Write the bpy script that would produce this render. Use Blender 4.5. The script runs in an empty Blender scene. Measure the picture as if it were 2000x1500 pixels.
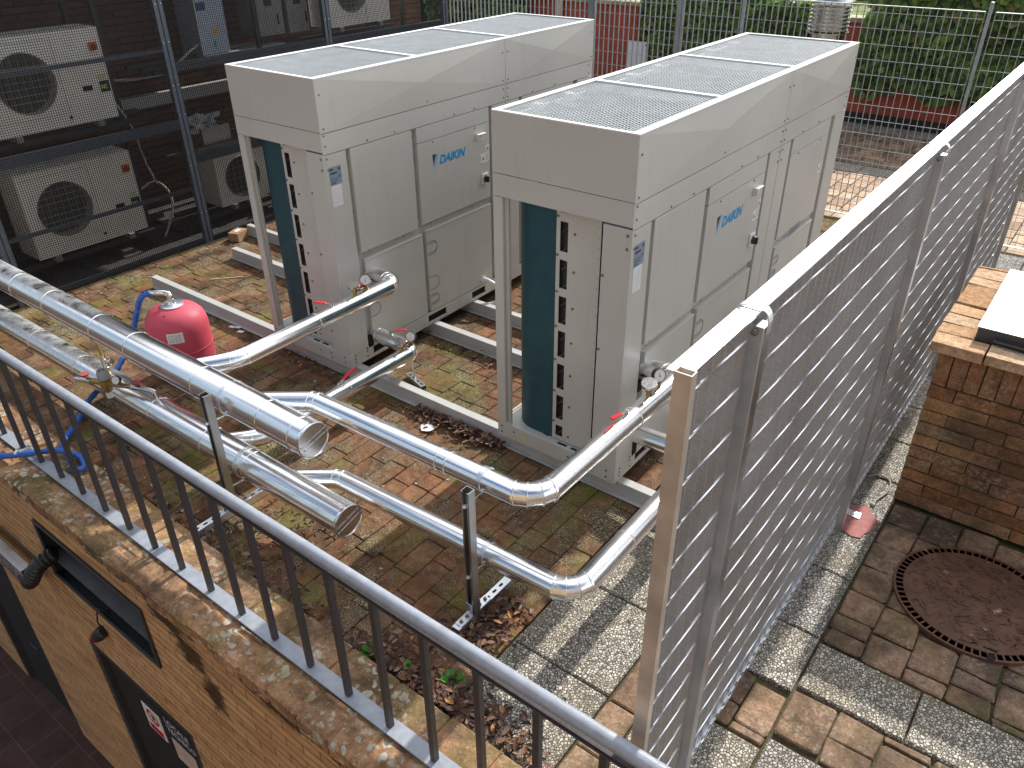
import bpy, bmesh, math, random
from mathutils import Vector, Matrix, noise as mn
R = math.radians
sc = bpy.context.scene
col = sc.collection
rnd = random.Random(7)

# ------------------------------------------------------------------ camera
cd = bpy.data.cameras.new('Camera'); cam = bpy.data.objects.new('Camera', cd); col.objects.link(cam)
cam.location = (2.4392, -3.0038, 2.8413); cam.rotation_euler = (1.01654, 0.00885, 0.65444)
cd.sensor_width = 36; cd.lens = 1.54201*18; cd.clip_start = 0.05; cd.clip_end = 500
sc.camera = cam
# ------------------------------------------------------------------ sky, sun, exposure
SUN_EL, SUN_AZ = 36.0, math.atan2(-0.015, 1.0)
w = bpy.data.worlds.new('World'); sc.world = w; w.use_nodes = True
nt = w.node_tree; nt.nodes.clear()
out = nt.nodes.new('ShaderNodeOutputWorld'); bg = nt.nodes.new('ShaderNodeBackground')
sky = nt.nodes.new('ShaderNodeTexSky'); sky.sky_type = 'NISHITA'; sky.sun_disc = False
sky.sun_elevation = R(SUN_EL); sky.sun_rotation = SUN_AZ; sky.air_density = 1.2; sky.dust_density = 2.0
tc = nt.nodes.new('ShaderNodeTexCoord'); no = nt.nodes.new('ShaderNodeTexNoise')
no.inputs['Scale'].default_value = 2.2; no.inputs['Detail'].default_value = 6; no.inputs['Roughness'].default_value = .6
cr = nt.nodes.new('ShaderNodeValToRGB'); cr.color_ramp.elements[0].position = .36; cr.color_ramp.elements[1].position = .56
mx = nt.nodes.new('ShaderNodeMix'); mx.data_type = 'RGBA'
mx.inputs[7].default_value = (11.5, 11.7, 12.2, 1)
nt.links.new(tc.outputs['Generated'], no.inputs['Vector'])
sp = nt.nodes.new('ShaderNodeSeparateXYZ'); nt.links.new(tc.outputs['Generated'], sp.inputs[0])
ma = nt.nodes.new('ShaderNodeMath'); ma.operation = 'MULTIPLY_ADD'; ma.inputs[1].default_value = .33; nt.links.new(sp.outputs['Y'], ma.inputs[0]); nt.links.new(no.outputs['Fac'], ma.inputs[2])
nt.links.new(ma.outputs[0], cr.inputs['Fac'])
nt.links.new(cr.outputs['Color'], mx.inputs[0]); nt.links.new(sky.outputs['Color'], mx.inputs[6])
nt.links.new(mx.outputs[2], bg.inputs['Color']); bg.inputs['Strength'].default_value = 0.115
nt.links.new(bg.outputs[0], out.inputs[0])
sd = bpy.data.lights.new('Sun', 'SUN'); so = bpy.data.objects.new('Sun', sd); col.objects.link(so)
sd.energy = 4.7; sd.angle = R(0.9); sd.color = (1.0, .955, .88)
ce = math.cos(R(SUN_EL)); sdir = Vector((math.sin(SUN_AZ)*ce, math.cos(SUN_AZ)*ce, math.sin(R(SUN_EL))))
so.rotation_euler = (-sdir).to_track_quat('-Z', 'Y').to_euler(); so.location = sdir*30
vs = sc.view_settings; vs.view_transform = 'Standard'; vs.look = 'None'; vs.gamma = 1; vs.exposure = 0.33

# ------------------------------------------------------------------ mesh builder
class MB:
    def __init__(s): s.v = []; s.f = []; s.m = []
    def add(s, vs, fs, mi=0):
        n = len(s.v); s.v += [tuple(p) for p in vs]; s.f += [tuple(i+n for i in f) for f in fs]; s.m += [mi]*len(fs)
    def box(s, x0, x1, y0, y1, z0, z1, mi=0):
        s.add([(x0,y0,z0),(x1,y0,z0),(x1,y1,z0),(x0,y1,z0),(x0,y0,z1),(x1,y0,z1),(x1,y1,z1),(x0,y1,z1)],
              [(0,3,2,1),(4,5,6,7),(0,1,5,4),(1,2,6,5),(2,3,7,6),(3,0,4,7)], mi)
    def obox(s, c, ax, ay, az, mi=0):      # oriented box: centre and half axes
        c = Vector(c); ax = Vector(ax); ay = Vector(ay); az = Vector(az)
        P = [c+sx*ax+sy*ay+sz*az for sz in (-1,1) for sx,sy in ((-1,-1),(1,-1),(1,1),(-1,1))]
        s.add(P, [(0,3,2,1),(4,5,6,7),(0,1,5,4),(1,2,6,5),(2,3,7,6),(3,0,4,7)], mi)
    def tube(s, pts, r, n=12, cap=True, mi=0, squash=None):
        pts = [Vector(p) for p in pts]; k = len(pts)
        rr = r if isinstance(r, (list, tuple)) else [r]*k
        T = []
        for i in range(k):
            a = (pts[i]-pts[i-1]).normalized() if i else None
            b = (pts[i+1]-pts[i]).normalized() if i < k-1 else None
            T.append((a, b))
        t0 = T[0][1]; up = Vector((0,0,1)) if abs(t0.z) < .9 else Vector((1,0,0))
        u = t0.cross(up).normalized(); base = len(s.v); cur = t0
        for i in range(k):
            a, b = T[i]
            if a is None: t = b; sc_ = 1; bis = t
            elif b is None: t = a; bis = t
            else: bis = (a+b).normalized(); t = a
            # rotate u along
            q = cur.rotation_difference(bis); u = q @ u; cur = bis
            v = bis.cross(u).normalized(); u = v.cross(bis).normalized()
            st = 1.0; d = None
            if a is not None and b is not None:
                c_ = max(.3, a.dot(bis)); d = (b-a)
                if d.length > 1e-5: d.normalize(); st = 1/c_
            for j in range(n):
                an = 2*math.pi*j/n; o = (u*math.cos(an)+v*math.sin(an))*rr[i]
                if d is not None and st > 1.0001: o = o + d*(o.dot(d))*(st-1)
                s.v.append(tuple(pts[i]+o))
        for i in range(k-1):
            for j in range(n):
                j2 = (j+1) % n
                s.f.append((base+i*n+j, base+i*n+j2, base+(i+1)*n+j2, base+(i+1)*n+j)); s.m.append(mi)
        if cap:
            s.f.append(tuple(base+j for j in range(n))[::-1]); s.m.append(mi)
            s.f.append(tuple(base+(k-1)*n+j for j in range(n))); s.m.append(mi)
    def lathe(s, c, axis, prof, n=32, mi=0):   # prof: (radius, height) along axis
        c = Vector(c); ax = Vector(axis).normalized(); up = Vector((0,0,1)) if abs(ax.z) < .9 else Vector((1,0,0))
        u = ax.cross(up).normalized(); v = ax.cross(u); base = len(s.v); k = len(prof)
        for r, h in prof:
            for j in range(n):
                a = 2*math.pi*j/n; s.v.append(tuple(c+ax*h+(u*math.cos(a)+v*math.sin(a))*r))
        for i in range(k-1):
            for j in range(n):
                j2 = (j+1) % n; s.f.append((base+i*n+j, base+(i+1)*n+j, base+(i+1)*n+j2, base+i*n+j2)); s.m.append(mi)
        if prof[0][0] > 1e-4: s.f.append(tuple(base+j for j in range(n))); s.m.append(mi)
        if prof[-1][0] > 1e-4: s.f.append(tuple(base+(k-1)*n+j for j in range(n))[::-1]); s.m.append(mi)
    def cyl(s, a, b, r, n=16, mi=0): s.tube([a, b], r, n, True, mi)
    def poly(s, pts, mi=0): s.add(pts, [tuple(range(len(pts)))], mi)

LOC = {}
def rootloc(p):
    while p.parent: p = p.parent
    return LOC.get(p.name, Vector((0,0,0)))
def props(o, label=None, cat=None, group=None, kind=None):
    if label: o['label'] = label
    if cat: o['category'] = cat
    if group: o['group'] = group
    if kind: o['kind'] = kind
    return o
def build(name, mb, mats, parent=None, smooth=35, bevel=0, label=None):
    me = bpy.data.meshes.new(name); off = rootloc(parent) if parent else Vector((0,0,0))
    if off.length: me.from_pydata([(x-off.x, y-off.y, z-off.z) for x,y,z in mb.v], [], mb.f)
    else: me.from_pydata(mb.v, [], mb.f)
    if not isinstance(mats, (list, tuple)): mats = [mats]
    for m in mats: me.materials.append(m)
    if len(mats) > 1: me.polygons.foreach_set('material_index', mb.m)
    me.update()
    if smooth:
        me.polygons.foreach_set('use_smooth', [True]*len(me.polygons)); me.set_sharp_from_angle(angle=R(smooth))
    o = bpy.data.objects.new(name, me); col.objects.link(o)
    if parent: o.parent = parent
    if bevel:
        b = o.modifiers.new('Bevel', 'BEVEL'); b.width = bevel; b.segments = 2; b.limit_method = 'ANGLE'; b.angle_limit = R(50)
    if label: o['label'] = label
    return o
def thing(name, label, cat, loc=(0,0,0), group=None):
    o = bpy.data.objects.new(name, None); col.objects.link(o); o.location = loc; o.empty_display_size = .1
    LOC[o.name] = Vector(loc); return props(o, label, cat, group)
def copy_tree(o, parent=None):
    c = o.copy(); col.objects.link(c); c.parent = parent
    if parent: c.matrix_parent_inverse = o.matrix_parent_inverse
    LOC[c.name] = LOC.get(o.name, Vector((0,0,0)))
    for ch in list(o.children): copy_tree(ch, c)
    return c
def text_mb(mb, body, size, place, shear=0, off=0.0, ext=.0006, mi=0):
    cu = bpy.data.curves.new('txt', 'FONT'); cu.body = body; cu.size = size; cu.shear = shear; cu.offset = off; cu.extrude = ext; cu.resolution_u = 3
    ob = bpy.data.objects.new('txt', cu); col.objects.link(ob)
    dg = bpy.context.evaluated_depsgraph_get(); me = bpy.data.meshes.new_from_object(ob.evaluated_get(dg))
    mb.add([place(v.co.x, v.co.y, v.co.z+ext) for v in me.vertices], [tuple(p.vertices) for p in me.polygons], mi)
    bpy.data.objects.remove(ob); bpy.data.curves.remove(cu); bpy.data.meshes.remove(me)

# ------------------------------------------------------------------ materials
def nmat(name):
    m = bpy.data.materials.new(name); m.use_nodes = True; t = m.node_tree
    return m, t, t.nodes['Principled BSDF']
def N(t, k, **kw):
    n = t.nodes.new(k)
    for a, b in kw.items():
        if a.startswith('i_'): n.inputs[a[2:].replace('_', ' ')].default_value = b
        else: setattr(n, a, b)
    return n
def ramp(t, fac, stops):
    r = N(t, 'ShaderNodeValToRGB'); e = r.color_ramp.elements
    while len(e) < len(stops): e.new(.5)
    for q, (p, c) in zip(e, stops): q.position = p; q.color = (*c, 1) if len(c) == 3 else c
    t.links.new(fac, r.inputs['Fac']); return r.outputs['Color']
def mixc(t, fac, a, b, mode='MIX'):
    m = N(t, 'ShaderNodeMix', data_type='RGBA', blend_type=mode)
    for s_, v in ((0, fac), (6, a), (7, b)):
        if hasattr(v, 'links'): t.links.new(v, m.inputs[s_])
        else: m.inputs[s_].default_value = v if s_ == 0 else (*v, 1)
    return m.outputs[2]
def coords(t, kind='Object', scale=(1,1,1), rot=(0,0,0)):
    c = N(t, 'ShaderNodeTexCoord'); mp = N(t, 'ShaderNodeMapping'); mp.inputs['Scale'].default_value = scale; mp.inputs['Rotation'].default_value = rot
    t.links.new(c.outputs[kind], mp.inputs['Vector']); return mp.outputs['Vector']
def noise(t, vec, scale, det=4, rough=.55, dist=0):
    n = N(t, 'ShaderNodeTexNoise'); n.inputs['Scale'].default_value = scale; n.inputs['Detail'].default_value = det
    n.inputs['Roughness'].default_value = rough; n.inputs['Distortion'].default_value = dist
    t.links.new(vec, n.inputs['Vector']); return n.outputs['Fac']
def bump(t, h, b, strength=.3, dist=.01, prev=None):
    n = N(t, 'ShaderNodeBump'); n.inputs['Strength'].default_value = strength; n.inputs['Distance'].default_value = dist
    t.links.new(h, n.inputs['Height'])
    if prev is not None: t.links.new(prev, n.inputs['Normal'])
    if b: t.links.new(n.outputs[0], b.inputs['Normal'])
    return n.outputs[0]
def simple(name, c, rough=.5, metal=0, var=.12, scale=8, bmp=0, bscale=60, spec=.5, rvar=.1):
    m, t, b = nmat(name); v = coords(t); n = noise(t, v, scale, 5)
    lo = tuple(max(0, x*(1-var)) for x in c); hi = tuple(min(1, x*(1+var)) for x in c)
    t.links.new(ramp(t, n, [(.3, lo), (.7, hi)]), b.inputs['Base Color'])
    mr = N(t, 'ShaderNodeMapRange'); mr.inputs['From Min'].default_value = .3; mr.inputs['From Max'].default_value = .7
    mr.inputs['To Min'].default_value = max(.02, rough-rvar); mr.inputs['To Max'].default_value = min(1, rough+rvar)
    t.links.new(noise(t, v, scale*2.3, 4), mr.inputs['Value']); t.links.new(mr.outputs[0], b.inputs['Roughness'])
    b.inputs['Metallic'].default_value = metal; b.inputs['Specular IOR Level'].default_value = spec
    if bmp: bump(t, noise(t, v, bscale, 3), b, bmp, .002)
    return m
M = {}
M['paint'] = simple('beige_paint', (.575,.572,.545), .38, 0, .03, 2.5, .04, 220, .5, .05)
def mat_paint():
    m, t, b = nmat('beige_sheet_paint'); v = coords(t); sv = coords(t, scale=(1,1,.12))
    c = mixc(t, ramp(t, noise(t, sv, 14, 6, .7), [(.55,(0,0,0)),(.78,(.35,.35,.35))]), (.565,.55,.505), (.40,.375,.33))
    c = mixc(t, 1, c, ramp(t, noise(t, v, 1.7, 4), [(.3,(.93,.93,.93)),(.7,(1.04,1.04,1.03))]), 'MULTIPLY')
    t.links.new(c, b.inputs['Base Color']); b.inputs['Roughness'].default_value = .36
    p = bump(t, noise(t, v, 3.2, 2), None, .10, .02); bump(t, noise(t, v, 260, 2), b, .04, .001, p); return m
M['paint'] = mat_paint()
M['paint_top'] = simple('white_paint', (.80,.80,.78), .4, 0, .03, 3)
M['dark'] = simple('black_plastic', (.02,.02,.022), .45)
M['black'] = simple('black_void', (.008,.008,.008), .9)
M['screw'] = simple('screw_steel', (.22,.2,.18), .45, .7)
M['wire'] = simple('zinc_wire', (.54,.57,.58), .5, .25, .1, 10)
M['deck'] = simple('galvanised_deck', (.17,.185,.19), .5, .2, .05, 2)
M['fan'] = simple('grey_fan', (.33,.34,.35), .5)
M['sticker'] = simple('white_sticker', (.78,.79,.78), .4, 0, .03)
M['yellow'] = simple('warning_yellow', (.72,.42,.02), .4)
M['plate'] = simple('blue_grey_plate', (.24,.30,.36), .35)
M['logo'] = simple('logo_blue', (.0,.28,.60), .35, 0, .02); M['logo2'] = simple('logo_light_blue', (.10,.48,.80), .35, 0, .02)
M['greenink'] = simple('green_ink', (.12,.28,.2), .5)
M['darkink'] = simple('dark_ink', (.04,.05,.07), .5)
M['railing'] = simple('grey_railing_paint', (.27,.295,.34), .36, 0, .14, 25, .12, 120, .5, .1)
M['baluster'] = simple('brown_grey_paint', (.050,.046,.050), .45, 0, .15, 30)
M['cage'] = simple('cage_paint', (.085,.10,.125), .42, 0, .15, 20)
M['meshwire'] = simple('black_wire', (.014,.015,.017), .5)
M['brass'] = simple('brass', (.42,.29,.11), .32, .9, .2, 40)
M['chrome'] = simple('nickel', (.68,.66,.62), .22, 1, .1, 40)
M['redp'] = simple('red_plastic', (.62,.02,.03), .35, 0, .05)
M['dullred'] = simple('faded_red', (.36,.07,.08), .6)
M['dulltube'] = simple('dull_tube', (.07,.07,.06), .5, .5)
M['dial'] = simple('dial_white', (.75,.75,.72), .25, 0, .02)
M['tank'] = simple('red_tank_enamel', (.50,.060,.095), .6, 0, .06, 6, .05, 200)
M['pipewhite'] = simple('white_pipe', (.72,.72,.72), .3)
M['cardboard'] = simple('cardboard', (.36,.22,.12), .8, 0, .12, 20)
M['acwhite'] = simple('cream_casing', (.72,.70,.63), .45, 0, .06, 5)
M['acgrey'] = simple('grey_guard', (.26,.26,.23), .5)
M['brownwall'] = None
M['hose'] = simple('grey_hose', (.4,.38,.34), .6)
M['orange'] = simple('orange_plate', (.55,.16,.02), .5)
M['steelbeam'] = simple('beam_paint', (.47,.47,.455), .42, 0, .06, 6, .05, 90)
M['darkdoor'] = simple('dark_door', (.012,.011,.012), .7, 0, .3, 6)
M['cream'] = simple('cream_plaster', (.62,.56,.42), .8)
M['paper'] = simple('paper', (.75,.73,.74), .8)
M['lidblack'] = simple('lid_edge', (.06,.065,.075), .4)
M['lid'] = simple('lid_sheet', (.60,.625,.65), .25, .35, .04, 1.5, .03, 30)
M['darkmetal'] = simple('dark_tray_metal', (.055,.055,.058), .55, .3)
M['redlens'] = simple('red_lens', (.16,.01,.015), .3)
M['cable'] = simple('cable_grey', (.33,.31,.28), .6)
M['concrete'] = simple('concrete', (.30,.29,.27), .9, 0, .25, 9, .5, 60)
M['board'] = simple('white_board', (.80,.80,.80), .5, 0, .03)

def alu(name, c=(.80,.81,.83), r0=.16, r1=.34, bs=.25, grime=.25):
    m, t, b = nmat(name); v = coords(t); n = noise(t, v, 3.5, 5); n2 = noise(t, v, 28, 4)
    t.links.new(ramp(t, n, [(.3, tuple(x*(1-grime) for x in c)), (.62, c)]), b.inputs['Base Color'])
    mr = N(t, 'ShaderNodeMapRange'); mr.inputs['To Min'].default_value = r0; mr.inputs['To Max'].default_value = r1
    mr.inputs['From Min'].default_value = .35; mr.inputs['From Max'].default_value = .65
    t.links.new(n, mr.inputs['Value']); t.links.new(mr.outputs[0], b.inputs['Roughness']); b.inputs['Metallic'].default_value = 1
    bump(t, noise(t, v, 4, 2), b, bs, .012)
    return m
M['alu'] = alu('aluminium_cladding', (.93,.94,.955), .18, .27, .02, .05)
M['galv'] = alu('galvanised_steel', (.56,.58,.61), .28, .5, .08, .3)
M['zinc_rear'] = simple('aged_zinc', (.36,.38,.40), .45, .4, .15, 10)
M['galv_light'] = alu('bright_galvanised', (.84,.87,.92), .28, .45, .05, .15)
M['inox'] = alu('stainless_flue', (.62,.60,.56), .12, .3, .3, .25)

def mat_dirty_alu():
    m, t, b = nmat('dirty_aluminium'); v = coords(t); n = noise(t, v, 9, 8, .65)
    geo = N(t, 'ShaderNodeNewGeometry'); sx = N(t, 'ShaderNodeSeparateXYZ'); t.links.new(geo.outputs['Position'], sx.inputs[0])
    # dust film settled on the far end of the run
    a = N(t, 'ShaderNodeMapRange'); a.inputs['From Min'].default_value = -1.7; a.inputs['From Max'].default_value = -3.2
    t.links.new(sx.outputs['X'], a.inputs['Value'])
    sn = N(t, 'ShaderNodeSeparateXYZ'); t.links.new(geo.outputs['Normal'], sn.inputs[0])
    q = N(t, 'ShaderNodeMapRange'); q.inputs['From Min'].default_value = .35; q.inputs['From Max'].default_value = .95
    t.links.new(sn.outputs['Z'], q.inputs['Value'])
    mu = N(t, 'ShaderNodeMath', operation='MULTIPLY'); t.links.new(a.outputs[0], mu.inputs[0]); t.links.new(q.outputs[0], mu.inputs[1])
    th = N(t, 'ShaderNodeMath', operation='MULTIPLY'); t.links.new(mu.outputs[0], th.inputs[0])
    t.links.new(ramp(t, n, [(.36, (0,0,0)), (.62, (1,1,1))]), th.inputs[1])
    t.links.new(mixc(t, th.outputs[0], (.92,.93,.945), (.46,.49,.49)), b.inputs['Base Color'])
    mm = N(t, 'ShaderNodeMapRange'); mm.inputs['To Min'].default_value = 1; mm.inputs['To Max'].default_value = .55
    t.links.new(th.outputs[0], mm.inputs['Value']); t.links.new(mm.outputs[0], b.inputs['Metallic'])
    mr = N(t, 'ShaderNodeMapRange'); mr.inputs['To Min'].default_value = .20; mr.inputs['To Max'].default_value = .55
    t.links.new(th.outputs[0], mr.inputs['Value']); t.links.new(mr.outputs[0], b.inputs['Roughness'])
    bump(t, noise(t, v, 4, 1), b, .035, .012)
    return m
M['alu_header'] = mat_dirty_alu()

def mat_brick(name, hues, rough=.9, blobs=True, calm=0, gpos=(.42,.62), lichen=0.0, moss=0.0, grime=.5, gdark=(.045,.034,.024), lich=(.55,.52,.44), bm=.6, fine=1.0):
    """per brick hue (random per island) with grime, moss and lichen patches"""
    m, t, b = nmat(name); g = N(t, 'ShaderNodeNewGeometry'); v = coords(t)
    c = ramp(t, g.outputs['Random Per Island'], hues)
    if calm: c = mixc(t, calm, c, hues[len(hues)//2][1])
    c = mixc(t, .7, c, ramp(t, noise(t, v, 22*fine, 7, .75), [(.32, (.30,.28,.26)), (.68, (1.4,1.35,1.3))]), 'MULTIPLY')
    c = mixc(t, .5, c, ramp(t, noise(t, v, 95*fine, 4, .8), [(.35, (.4,.4,.4)), (.65, (1.5,1.5,1.5))]), 'MULTIPLY')
    if grime:
        f = ramp(t, noise(t, v, 3.1, 7, .62, .4), [(gpos[0], (0,0,0)), (gpos[1], (grime,)*3)])
        c = mixc(t, f, c, gdark)
    if moss:
        f = ramp(t, noise(t, v, 2.3, 8, .7, .6), [(.50, (0,0,0)), (.66, (moss,)*3)])
        c = mixc(t, f, c, (.12,.115,.022))
    if lichen:
        vo = N(t, 'ShaderNodeTexVoronoi'); vo.inputs['Scale'].default_value = 46*fine; vo.inputs['Randomness'].default_value = 1
        wv = N(t, 'ShaderNodeMix', data_type='VECTOR'); wv.inputs[0].default_value = .06
        nn = N(t, 'ShaderNodeTexNoise'); nn.inputs['Scale'].default_value = 20; t.links.new(v, nn.inputs['Vector'])
        t.links.new(v, wv.inputs[4]); t.links.new(nn.outputs['Color'], wv.inputs[5]); t.links.new(wv.outputs[1], vo.inputs['Vector'])
        sp = ramp(t, vo.outputs['Distance'], [(.34, (1,1,1)), (.46, (0,0,0))])
        pa = ramp(t, noise(t, v, 4.3, 5, .7), [(.48, (0,0,0)), (.60, (lichen,)*3)])
        f = mixc(t, 1.0, sp, pa, 'MULTIPLY')
        if blobs: c = mixc(t, f, c, lich)
        else:
            f = mixc(t, 1.0, ramp(t, noise(t, v, 150, 3, .8), [(.50,(0,0,0)),(.58,(1,1,1))]), ramp(t, noise(t, v, 3.2, 7, .75, .3), [(.46,(0,0,0)),(.62,(1,1,1))]), 'MULTIPLY'); c = mixc(t, f, c, lich)
        f2 = ramp(t, noise(t, v, 75*fine, 4, .8), [(.60, (0,0,0)), (.68, (lichen*.8,)*3)]); c = mixc(t, f2, c, lich)
    t.links.new(c, b.inputs['Base Color']); b.inputs['Roughness'].default_value = rough; b.inputs['Specular IOR Level'].default_value = .25
    p = bump(t, noise(t, v, 60, 6, .7), None, bm, .004); bump(t, noise(t, v, 14, 4), b, bm*.7, .01, p)
    return m
M['terrace'] = mat_brick('terrace_brick', [(0,(.13,.058,.033)),(.3,(.26,.115,.057)),(.5,(.20,.105,.058)),(.8,(.32,.15,.075)),(1,(.23,.135,.085))], lichen=.62, moss=1.0, grime=.95, gdark=(.038,.022,.011), gpos=(.39,.62), lich=(.40,.34,.22), blobs=False, calm=.3, bm=1.0)
M['coping'] = mat_brick('coping_brick', [(0,(.28,.15,.08)),(.4,(.40,.23,.12)),(.7,(.33,.19,.11)),(1,(.46,.28,.15))], lichen=1.0, moss=.5, grime=.8, bm=1.0, lich=(.42,.39,.31), fine=.55)
M['paver'] = mat_brick('yard_paver', [(0,(.21,.135,.09)),(.4,(.34,.215,.14)),(.7,(.28,.19,.13)),(1,(.39,.25,.155))], lichen=.2, moss=.3, grime=.8, bm=1.0)
M['farpaver'] = mat_brick('far_paver', [(0,(.36,.25,.17)),(.5,(.50,.36,.25)),(1,(.58,.46,.33))], lichen=.1, grime=.35, gdark=(.2,.12,.08))
M['pier'] = mat_brick('pier_brick', [(0,(.26,.125,.06)),(.3,(.40,.21,.10)),(.6,(.33,.185,.11)),(.85,(.46,.27,.13)),(1,(.30,.21,.14))], lichen=.3, moss=.2, grime=.55)
M['piertop'] = mat_brick('pier_coping_brick', [(0,(.42,.24,.12)),(.5,(.55,.35,.20)),(1,(.60,.44,.30))], lichen=.1, grime=.3, gdark=(.25,.13,.06))

def _third(t, o):
    m = N(t, 'ShaderNodeMath', operation='MULTIPLY'); m.inputs[1].default_value = 1/3; t.links.new(o, m.inputs[0]); return m.outputs[0]
def mat_wall(name, c1, c2, cm, bw=.25, bh=.062, mortar=.006, axes='XZ', grime=.5, rough=.9, stains=None):
    m, t, b = nmat(name); tcn = N(t, 'ShaderNodeTexCoord'); s = N(t, 'ShaderNodeSeparateXYZ'); t.links.new(tcn.outputs['Object'], s.inputs[0])
    cb = N(t, 'ShaderNodeCombineXYZ'); t.links.new(s.outputs[axes[0]], cb.inputs['X']); t.links.new(s.outputs[axes[1]], cb.inputs['Y'])
    br = N(t, 'ShaderNodeTexBrick'); br.inputs['Scale'].default_value = 1; br.inputs['Brick Width'].default_value = bw; br.inputs['Row Height'].default_value = bh
    br.inputs['Mortar Size'].default_value = mortar; br.inputs['Mortar Smooth'].default_value = .3
    br.inputs['Color1'].default_value = (*c1,1); br.inputs['Color2'].default_value = (*c2,1); br.inputs['Mortar'].default_value = (*cm,1)
    t.links.new(cb.outputs[0], br.inputs['Vector']); v = tcn.outputs['Object']
    sm = N(t, 'ShaderNodeMapping'); sm.inputs['Scale'].default_value = (1, 1, 3.5); t.links.new(v, sm.inputs['Vector'])
    c = mixc(t, .7, br.outputs['Color'], ramp(t, noise(t, sm.outputs[0], 4, 7, .65, .5), [(.3, (.58,.46,.38)), (.5,(1.0,.95,.85)), (.7, (1.3,1.2,1.0))]), 'MULTIPLY')
    f = ramp(t, noise(t, sm.outputs[0], 1.6, 8, .7, .8), [(.54, (0,0,0)), (.68, (grime,)*3)]); c = mixc(t, f, c, (.04,.028,.018))
    for (px_, pz_, rx_, rz_) in (stains or []):
        mp = N(t, 'ShaderNodeMapping'); mp.inputs['Location'].default_value = (-px_/rx_, 0, -(pz_+3.6)/rz_); mp.inputs['Scale'].default_value = (1/rx_, 0, 1/rz_); t.links.new(v, mp.inputs['Vector'])
        ln = N(t, 'ShaderNodeVectorMath', operation='LENGTH'); t.links.new(mp.outputs[0], ln.inputs[0])
        ad = N(t, 'ShaderNodeMath', operation='MULTIPLY_ADD'); t.links.new(noise(t, sm.outputs[0], 9, 6, .75), ad.inputs[0]); ad.inputs[1].default_value = 2.6; t.links.new(ln.outputs['Value'], ad.inputs[2])
        c = mixc(t, ramp(t, ad.outputs[0], [(1.55/3, (.85,.85,.85)), (2.2/3, (0,0,0))]) if False else ramp(t, _third(t, ad.outputs[0]), [(.64, (.92,.92,.92)), (.78, (0,0,0))]), c, (.035,.022,.014))
    t.links.new(c, b.inputs['Base Color']); b.inputs['Roughness'].default_value = rough; b.inputs['Specular IOR Level'].default_value = .2
    p = bump(t, br.outputs['Fac'], None, .6, .006); n_ = t.nodes[-1]; n_.invert = True
    bump(t, noise(t, v, 40, 5), b, .4, .004, n_.outputs[0]); return m
M['southwall'] = mat_wall('ochre_brick', (.52,.35,.20), (.46,.28,.15), (.20,.12,.07), .26, .064, .0045, 'XZ', .4, .9, [(-.62,-.22,.22,.10),(-.48,-.38,.13,.14),(-.34,-.58,.11,.15),(.3,-.2,.5,.06)])
M['cagewall'] = mat_wall('brown_brick', (.17,.092,.06), (.12,.068,.045), (.055,.04,.03), .25, .06, .007, 'YZ', .3)
M['redwall'] = simple('red_plaster', (.42,.085,.045), .85, 0, .16, 3, .2, 30)
M['floorlow'] = mat_wall('lower_tiles', (.075,.045,.042), (.062,.038,.036), (.10,.075,.065), .33, .33, .006, 'XY', .4)

def mat_pebble():
    m, t, b = nmat('pebble_slab'); v = coords(t)
    g = N(t, 'ShaderNodeNewGeometry')
    vo = N(t, 'ShaderNodeTexVoronoi'); vo.inputs['Scale'].default_value = 78; t.links.new(v, vo.inputs['Vector'])
    ve = N(t, 'ShaderNodeTexVoronoi', feature='DISTANCE_TO_EDGE'); ve.inputs['Scale'].default_value = 78; t.links.new(v, ve.inputs['Vector'])
    sv = N(t, 'ShaderNodeSeparateColor'); t.links.new(vo.outputs['Color'], sv.inputs[0])
    c = ramp(t, sv.outputs[0], [(0,(.20,.19,.175)),(.25,(.38,.355,.32)),(.6,(.52,.49,.43)),(1,(.70,.67,.61))])
    edge = ramp(t, ve.outputs['Distance'], [(.035,(0,0,0)),(.15,(1,1,1))])
    c = mixc(t, edge, (.10,.085,.06), c)
    st = ramp(t, noise(t, v, 2.6, 7, .65, .5), [(.50,(0,0,0)),(.72,(.6,.6,.6))]); c = mixc(t, st, c, (.20,.15,.07), 'MIX')
    isl = ramp(t, g.outputs['Random Per Island'], [(0,(.75,.75,.78)),(1,(1.05,1.02,.95))]); c = mixc(t, 1, c, isl, 'MULTIPLY')
    t.links.new(c, b.inputs['Base Color']); b.inputs['Roughness'].default_value = .75
    bump(t, edge, b, .9, .006); return m
M['pebble'] = mat_pebble()
def mat_soil():
    m, t, b = nmat('joint_soil'); v = coords(t)
    c = ramp(t, noise(t, v, 30, 6, .7), [(.3,(.05,.036,.022)),(.7,(.14,.10,.06))])
    c = mixc(t, ramp(t, noise(t, v, 2.0, 6, .7), [(.45,(0,0,0)),(.62,(.8,.8,.8))]), c, (.05,.07,.012))
    t.links.new(c, b.inputs['Base Color']); b.inputs['Roughness'].default_value = 1; bump(t, noise(t, v, 90, 4), b, .8, .006); return m
M['soil'] = mat_soil()
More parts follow.
